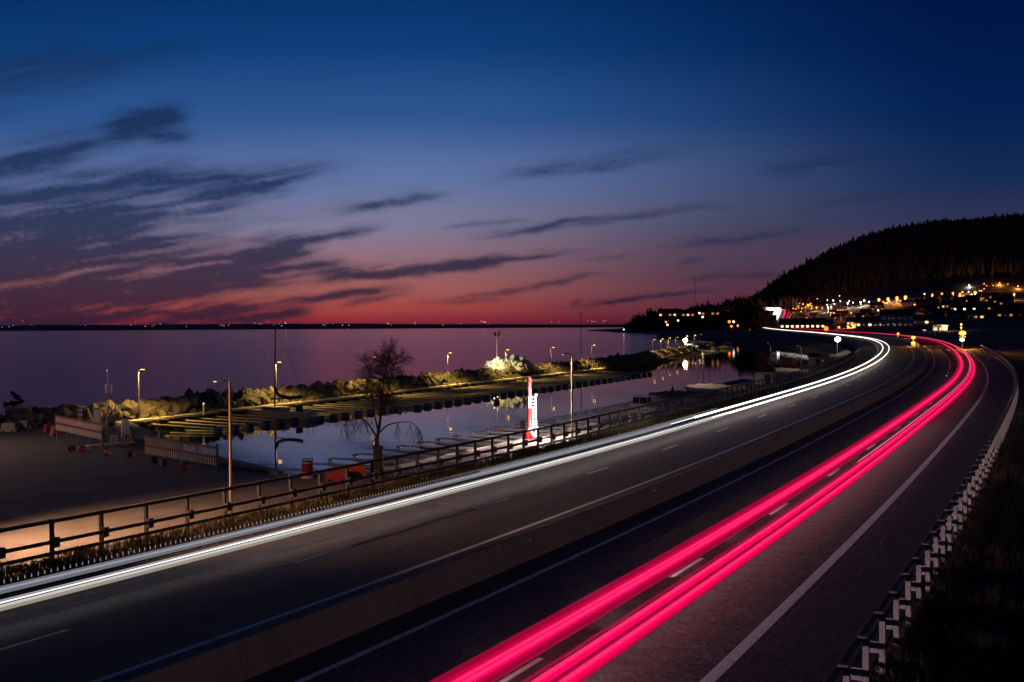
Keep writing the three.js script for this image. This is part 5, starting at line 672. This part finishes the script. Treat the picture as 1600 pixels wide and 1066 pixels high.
  // long pale hall at the right edge
  const a = atDepth(1520, 497, 900), b = thing('long_hall', 'long pale industrial hall with a dark window band at the right edge', 'hall', [a.x + 30, a.y - 2, a.z], -0.42); mesh('wall', box(76, 10, 20, 8, 4, 0), M.wallPale, b); mesh('roof', box(78, 0.8, 22, 8, 9.6, 0), M.offWhite, b); mesh('canopy', box(60, 1, 5, 12, 1.5, 12), M.darkRed, b); for (let i = 0; i < 14; i++) { const f = mesh('window', box(3.4, 2.2, 0.1, -22 + i * 4.5, 4.4, 10.06), M.black, b); const pn = new THREE.Mesh(box(3, 1.8, 0.08, -22 + i * 4.5, 4.4, 10.1), M.glass); pn.name = 'pane'; f.add(pn); }
  // brightly lit kiosk with its forecourt lamp
  const kp = onLand(1469, 518, 0) ?? atDepth(1469, 518, 560), k = thing('kiosk', 'brightly lit pale kiosk beside two slim white lamps', 'kiosk', [kp.x, kp.y - 0.4, kp.z], toEye(kp)); const ks = -kp.z / 600; mesh('wall', box(8 * ks, 3.6 * ks, 5, 0, 1.8 * ks, 0), M.wallPale, k); mesh('roof', box(9 * ks, 0.4, 6, 0, 3.7 * ks, 0), M.offWhite, k); litWindows(k, [[-2.4 * ks, 1.7 * ks, 2 * ks, 1.7 * ks, 2.56], [0.6 * ks, 1.7 * ks, 2 * ks, 1.7 * ks, 2.56], [2.9 * ks, 1.7 * ks, 1.2 * ks, 1.7 * ks, 2.56]], glowing(1, 0.66, 0.4, 1.1), M.offWhite); mesh('lamp_globe', new THREE.SphereGeometry(0.7 * ks, 10, 8).translate(1.7 * ks, 2.7 * ks, 3.4), glowing(1, 0.6, 0.2, 3), k); const kl = new THREE.PointLight(new THREE.Color(1, 0.62, 0.3), 130, 0, 2); kl.position.set(kp.x + 1.5, kp.y + 3, kp.z + 6); kl.castShadow = true; kl.name = 'lamp_light'; scene.add(kl);
}
{ // street lamps of the town, each a post and a glowing globe
  const kinds = { o: [glowing(1, 0.19, 0.015, 2.4), 1.2], O: [glowing(1, 0.27, 0.02, 3.4), 1.75], w: [glowing(1, 0.86, 0.7, 2.8), 0.9], W: [glowing(1, 0.9, 0.8, 3.6), 1.15], y: [glowing(1, 0.62, 0.12, 2.6), 0.75], r: [glowing(1, 0.04, 0.03, 3), 0.8], s: [glowing(1, 0.33, 0.08, 2.3), 0.85], v: [glowing(0.85, 0.7, 1, 6), 0.7] };
  const names = { o: 'orange street lamp on the town slope', O: 'large bright orange street lamp on the town slope', w: 'small white lamp high in the town', W: 'bright white lamp in the town', y: 'yellow lamp near the far shore', r: 'red lamp on the headland', s: 'small dim orange lamp in the town', v: 'violet tinted lamp in the town' };
  const L = `w1187.6,475 s1182,475.6 s1173.5,476 s1217,473 w1209,477.5 o1228,472 y1234.6,474 o1242.4,474 w1252.8,468 w1261,467 w1268,466.6 w1273.6,466 w1277,467 w1286,468.3 w1293,469 W1302,469.4 w1312,462.4 w1313,470.5 w1327,470.5 W1324.7,474 w1333,473 W1345,472.4 W1350.5,469.7 w1358,472 w1304,475.3 w1292.5,476.4 W1294,480.4 w1299,479.4 o1266.7,474.7 O1262.5,476.8 o1255,475 s1249.5,474.4 s1259,480 s1268.6,478.3 o1276,480.2 s1268,482 s1253,482 O1244,484.3 s1252,487 s1239.6,482 o1260.7,498 o1265,499.6 o1351,485.4 v1372.4,485 s1336.7,493.7 s1352,499.4 s1349,495.5 o1331.7,506 O1336,510.4 o1363,506.5 O1373,503.4 s1353,514 w1384.5,498.7 s1396.7,498 s1391,512.3 O1373.5,468.3 O1387.8,467.2 O1401.7,465.5 O1415,464.4 w1444.8,459.5 o1457,460.6 o1472,459.2 o1489.4,458 y1500,459 o1504,456.5 O1524,457.4 W1514.5,445.6 o1538,443.6 o1562,442 o1591,447.2 o1585,459.5 s1538,451.4 s1531,454.4 s1534,454.4 s1542,446.7 s1552,446 s1559,445.5 s1575,444 w1513.7,456 w1518.5,460.4 s1465.6,481 s1429.4,476.4 w1571.6,498 o1582.6,506 s1524.7,499.5 s1510,501.5 s1418,512 o1428,513.3 O1407,503.4 s1397,498.2 s1367,497.6 w1358,471.6 s1380,471.5 s1390,470.3 s1407,470.2 s1350,498.2 o1472,459 s1360,511 s1311,511.5 s1325,510 s1285,481.5 s1295,487.5 s1330,489`;
  const made = {};
  const put = (k, x, y, p0, label, group) => {
    const p = p0 ?? onLand(x, y, 6.5, 760) ; if (!p) return; const key = k + (p0 ? 'p' : ''); const [m, s] = kinds[k]; let o;
    const hh = p0 ? p0.h : atDepth(x, y, -p.z).y - p.y;
    if (!made[key]) { o = thing('street_lamp', label ?? names[k], 'street lamp', [0, 0, 0], 0, group ?? names[k].replace('lamp', 'lamps')); mesh('pole', cyl(0.14, 0.09, 1, 0, 0, 0, 6), M.galv, o); mesh('lamp_globe', new THREE.SphereGeometry(s, 10, 8), m, o); made[key] = o; } else o = copyOf(made[key], null, undefined, label ?? names[k], group ?? names[k].replace('lamp', 'lamps'));
    o.position.set(p.x, p.y, p.z); o.children[0].scale.y = hh; o.children[1].position.y = hh; return [o, p, hh];
  };
  const lightAt = (x, y, z, col, I) => { const l = new THREE.PointLight(new THREE.Color(...col), I, 0, 2); l.position.set(x, y, z); l.castShadow = true; l.shadow.radius = 30; l.name = 'lamp_light'; scene.add(l); };
  for (const e of L.split(/\s+/)) { const [x, y] = e.slice(1).split(',').map(Number), got = put(e[0], x, y); if (got && 'OWoy'.includes(e[0])) { const [, p, hh] = got; lightAt(p.x, p.y + hh - 2.3, p.z, e[0] === 'W' ? [1, 0.85, 0.65] : [1, 0.33, 0.07], e[0] === 'O' ? 6000 : e[0] === 'W' ? 1600 : 2200); } }
  // lamps of the headland and the far bank stand at known distances
  for (const [k, x, y, Z, label] of [['O', 1173.2, 488, 900, 'big orange lamp on the headland beside a smaller one'], ['o', 1179.8, 487.7, 900, 'smaller orange lamp beside the big one on the headland'], ['o', 1167, 502.6, 880, 'orange lamp low on the headland'], ['s', 1164, 485.5, 900, 'faint orange lamp left of the big one on the headland'], ['y', 1172, 523.7, 640, 'yellow lamp above the grassy far bank'], ['y', 1248.7, 523, 560, 'yellow lamp under the far road'], ['o', 1291, 513.6, 560, 'orange lamp beside the far road bend'], ['r', 1130.8, 488, 950, 'red lamp on the headland roof line'], ['w', 1130.8, 491.6, 940, 'white lamp under the red lamp'], ['o', 1139.6, 502.8, 850, 'orange lamp right of the boat masts'], ['w', 1146.4, 502.8, 850, 'pale lamp right of the boat masts'], ['s', 1143, 510, 850, 'dim lamp under the pair right of the masts'], ['s', 1153, 509, 850, 'dim lamp between the masts and the far bank'], ['w', 1043, 507.6, 1000, 'white lamp low among the headland trees'], ['s', 1040.6, 503.2, 1000, 'dim lamp among the headland trees'], ['w', 1059.6, 501, 1000, 'pale lamp above the bright floodlight'], ['w', 974.8, 515, 1400, 'small light at the tip of the headland'], ['w', 1098, 495.5, 950, 'pale lamp behind the tallest mast'], ['w', 1081.5, 489.2, 980, 'pale lamp beside the lit headland building'], ['w', 1093, 489.4, 980, 'pale lamp left of the tallest mast']]) {
    const q = atDepth(x, y, Z), hh = 6; put(k, x, y, Object.assign(V3(q.x, q.y - hh, q.z), { h: hh }), label, 'lamps of the headland and far bank'); if ('Oy'.includes(k)) lightAt(q.x, q.y - 1.9, q.z, k === 'O' ? [1, 0.36, 0.06] : [1, 0.7, 0.2], k === 'O' ? 2600 : 500);
  }
  // slim white lamps by the kiosk
  for (const [x, label] of [[1444.8, 'slim white street lamp left of the lit kiosk'], [1461.6, 'slim white street lamp at the corner of the lit kiosk']]) { const b = atDepth(x, 529, 470), tp = atDepth(x, 516, 470), t = thing('street_lamp', label, 'street lamp', [b.x, b.y, b.z]); mesh('pole', cyl(0.2, 0.14, tp.y - b.y, 0, 0, 0, 6), M.white, t); mesh('lamp_head', box(1.3, 0.24, 0.4, 0, tp.y - b.y, 0), glowing(1, 0.85, 0.66, 1.3), t); }
  // the two dazzling floodlights over the water and by the road
  for (const [x, y, Z, base, I, col, label] of [[1070.6, 532, 392, WALK, 900, [1, 0.9, 0.62], 'dazzling white floodlight at the far harbour mouth'], [1308.5, 530.5, 300, -0.5, 60, [1, 0.9, 0.75], 'dazzling white lamp left of the road where the white trails bend']]) {
    const q = atDepth(x, y, Z), t = thing('floodlight_mast', label, 'floodlight', [q.x, base, q.z]); mesh('pole', cyl(0.12, 0.1, q.y - base, 0, 0, 0, 8), M.galv, t); mesh('housing', bevel(1.5, 0.9, 0.4, 0.1, 0, q.y - base - 0.45, -0.35, Math.atan2(-q.x, -q.z)), M.black, t); mesh('lamp_glass', new THREE.SphereGeometry(0.8, 14, 10).scale(1, 0.85, 0.5).translate(0, q.y - base, 0.4), glowing(...col, 30), t); lightAt(q.x - 0.3, q.y, q.z + 1.6, col, I);
  }
  // amber warning lamps on the road signs of the right carriageway
  for (const [x, y, Z, s, label, white] of [[1427.3, 527.6, 292, 0.5, 'amber warning lamp over a small white board in the bend between the carriageways', true], [1504.2, 520.8, 262, 0.72, 'large amber warning lamp above a white lamp on the right verge', false], [1403.4, 521.4, 380, 0.36, 'small amber lamp on a post beside the far carriageway', true]]) {
    const q = atDepth(x, y, Z), gy = solidLand(q.x, q.z), t = thing('warning_lamp', label, 'warning lamp', [q.x, gy, q.z], toEye(q)), h = q.y - gy; mesh('post', cyl(0.09, 0.09, h, 0, 0, -0.1, 8), M.galv, t); mesh('lamp_globe', new THREE.SphereGeometry(s, 14, 10).scale(1.15, 0.8, 0.6).translate(0, h, 0.1), glowing(1, 0.36, 0.02, 3.2), t); lightAt(q.x, q.y, q.z + s + 0.4, [1, 0.36, 0.05], s > 0.6 ? 420 : 110);
    if (white) mesh('board', bevel(1.1, Math.min(1.4, h * 0.4), 0.1, 0.1, 0, h - 2.4, 0), M.white, t); else { mesh('lamp_glass', new THREE.SphereGeometry(0.5, 12, 8).scale(1, 0.75, 0.5).translate(-0.1, h - 1.6, 0.3), glowing(1, 0.86, 0.8, 9), t); mesh('lamp_bracket', box(1.6, 0.2, 0.2, 0, h - 0.9, -0.05), M.darkMetal, t); const q2 = atDepth(1502.8, 507, Z); mesh('lamp_top', [new THREE.SphereGeometry(0.22, 8, 6).translate(-0.3, q2.y - gy, 0), new THREE.SphereGeometry(0.18, 8, 6).translate(-0.3, q2.y - gy - 0.8, 0)], glowing(1, 0.6, 0.1, 5), t); mesh('top_post', cyl(0.06, 0.06, q2.y - q.y, -0.3, h, 0, 6), M.galv, t); }
  }
  // lights along the far shore
  const fs = glowing(1, 0.55, 0.3, 1.7), fr = glowing(1, 0.08, 0.08, 3.4), proto = thing('shore_light', 'tiny warm light of a house on the far shore of the lake', 'light', [0, 0, 0], 0, 'lights on the far shore'); mesh('lamp_globe', new THREE.SphereGeometry(1, 8, 6), fs, proto); const rp = thing('shore_light', 'tiny red mast light above the far shore', 'light', [0, 0, 0], 0, 'red mast lights on the far shore'); mesh('lamp_globe', new THREE.SphereGeometry(1, 8, 6), fr, rp);
  const r = rng(8), xs = [3, 14, 20, 48, 52, 133, 204, 227, 231, 238, 241, 250, 291, 344, 347, 350, 357, 398, 405, 409, 427, 430, 436, 440, 446, 505, 508, 511, 520, 535, 541, 545, 605, 607, 611, 648, 692, 720, 752, 755, 758, 763, 919, 925, 929, 943, 946]; let i = 0;
  for (const x of xs) { const y = 516.5 - x * 0.0066 - 4.2 - r() * 5.5 - (x > 900 ? 2 : 0), p = atDepth(x, y, 5680), s = (0.9 + r() * 1.2) * ([204, 238, 440, 446, 607, 755, 758].includes(x) ? 1.5 : 1), o = i++ ? copyOf(proto) : proto; o.position.copy(p); o.scale.setScalar(s * 0.9); }
  i = 0; for (const [x, y] of [[35, 501.5], [212, 503], [649, 504], [418, 502.6], [862, 503], [873, 503]]) { const o = i++ ? copyOf(rp) : rp; o.position.copy(atDepth(x, y, 6200)); o.scale.setScalar(1.6); }
}
{ // lane reflectors far along the red trails and small posts of the inner bend
  const t = thing('marker_post', 'row of small pale reflector posts along the inner side of the red trails in the bend', 'marker post'); t.userData.kind = 'stuff'; const l = []; for (let s = 150; s < 250; s += 9) { const p = R(s, -1.3, 0); l.push(box(0.14, 0.1, 0.14, p.x, p.y + 0.05, p.z)); } mesh('reflector', l, M.white, t);
}
{ // grass of the verges
  const blade = new THREE.BufferGeometry(); blade.setAttribute('position', new THREE.Float32BufferAttribute([-0.012, 0, 0, 0.012, 0, 0, 0.03, 0.28, 0.03, 0, 0, -0.012, 0, 0, 0.012, -0.04, 0.24, 0.05, -0.01, 0, 0.01, 0.015, 0, -0.005, -0.02, 0.2, -0.07], 3)); blade.setAttribute('uv', new THREE.Float32BufferAttribute(new Float32Array(18), 2)); blade.computeVertexNormals();
  const r = rng(15), put = (name, label, count, pick, m) => { const im = new THREE.InstancedMesh(blade, m, count), M4 = new THREE.Matrix4(), q = new THREE.Quaternion(); let i = 0; while (i < count) { const g = pick(); if (!g) continue; q.setFromAxisAngle(V3(0, 1, 0), r() * 6.28); im.setMatrixAt(i++, M4.compose(g[0], q, V3(g[1], g[1] * (0.6 + r() * 0.8), g[1]))); } im.name = name; scene.add(im); tag(im, label, 'grass', null, 'stuff'); };
  const gm = std({ color: M.grass.color, roughness: 0.95, side: THREE.DoubleSide }), dm = std({ color: M.dryGrass.color, roughness: 0.95, side: THREE.DoubleSide });
  const edge = (s, o, n) => 0.5 + 0.9 * fbm(s * 0.5, o * 0.5, n, 3);
  put('verge_grass', 'dark rough grass on the bank right of the guardrail', 42000, () => { const s = 4 + r() * r() * 120, o = 7.0 + r() * (5 + s * 0.22), p = R(s, o, 0); const k = edge(s, o, 1); if (r() > k + 0.2) return null; p.y = solidLand(p.x, p.z) - 0.04; return [p, 0.7 + k]; }, gm);
  put('verge_grass', 'dry pale stems scattered on the bank right of the guardrail', 5000, () => { const s = 4 + r() * r() * 120, o = 7.6 + r() * (5 + s * 0.22), p = R(s, o, 0); const k = fbm(s * 0.3, o * 0.3, 7, 3); if (k < 0.12) return null; p.y = solidLand(p.x, p.z) - 0.04; return [p, 1.1 + k * 1.4]; }, dm);
  put('verge_grass', 'dark grass strip between the left carriageway and the road fence', 26000, () => { const s = -6 + r() * r() * 150, o = -16.65 - r() * 3.7, p = R(s, o, 0); const k = edge(s, o, 3); p.y += -0.08 - 0.16 * smoothstep(-o, 17, 20); if (r() > k + 0.25) return null; return [p, (0.55 + k * 0.8) * (o < -19.6 ? 1.2 : 1)]; }, gm);
  put('verge_grass', 'dry grass tufts along the foot of the road fence', 3000, () => { const s = -6 + r() * 130, o = -19.2 - r() * 1.4, p = R(s, o, 0); const k = fbm(s * 0.4, o, 5, 2); if (k < 0.08) return null; p.y -= 0.24; return [p, 1.2 + k]; }, dm);
}
scene.traverse((o) => { if (o.isMesh) { o.castShadow = true; o.receiveShadow = true; } });
renderer.render(scene, camera);
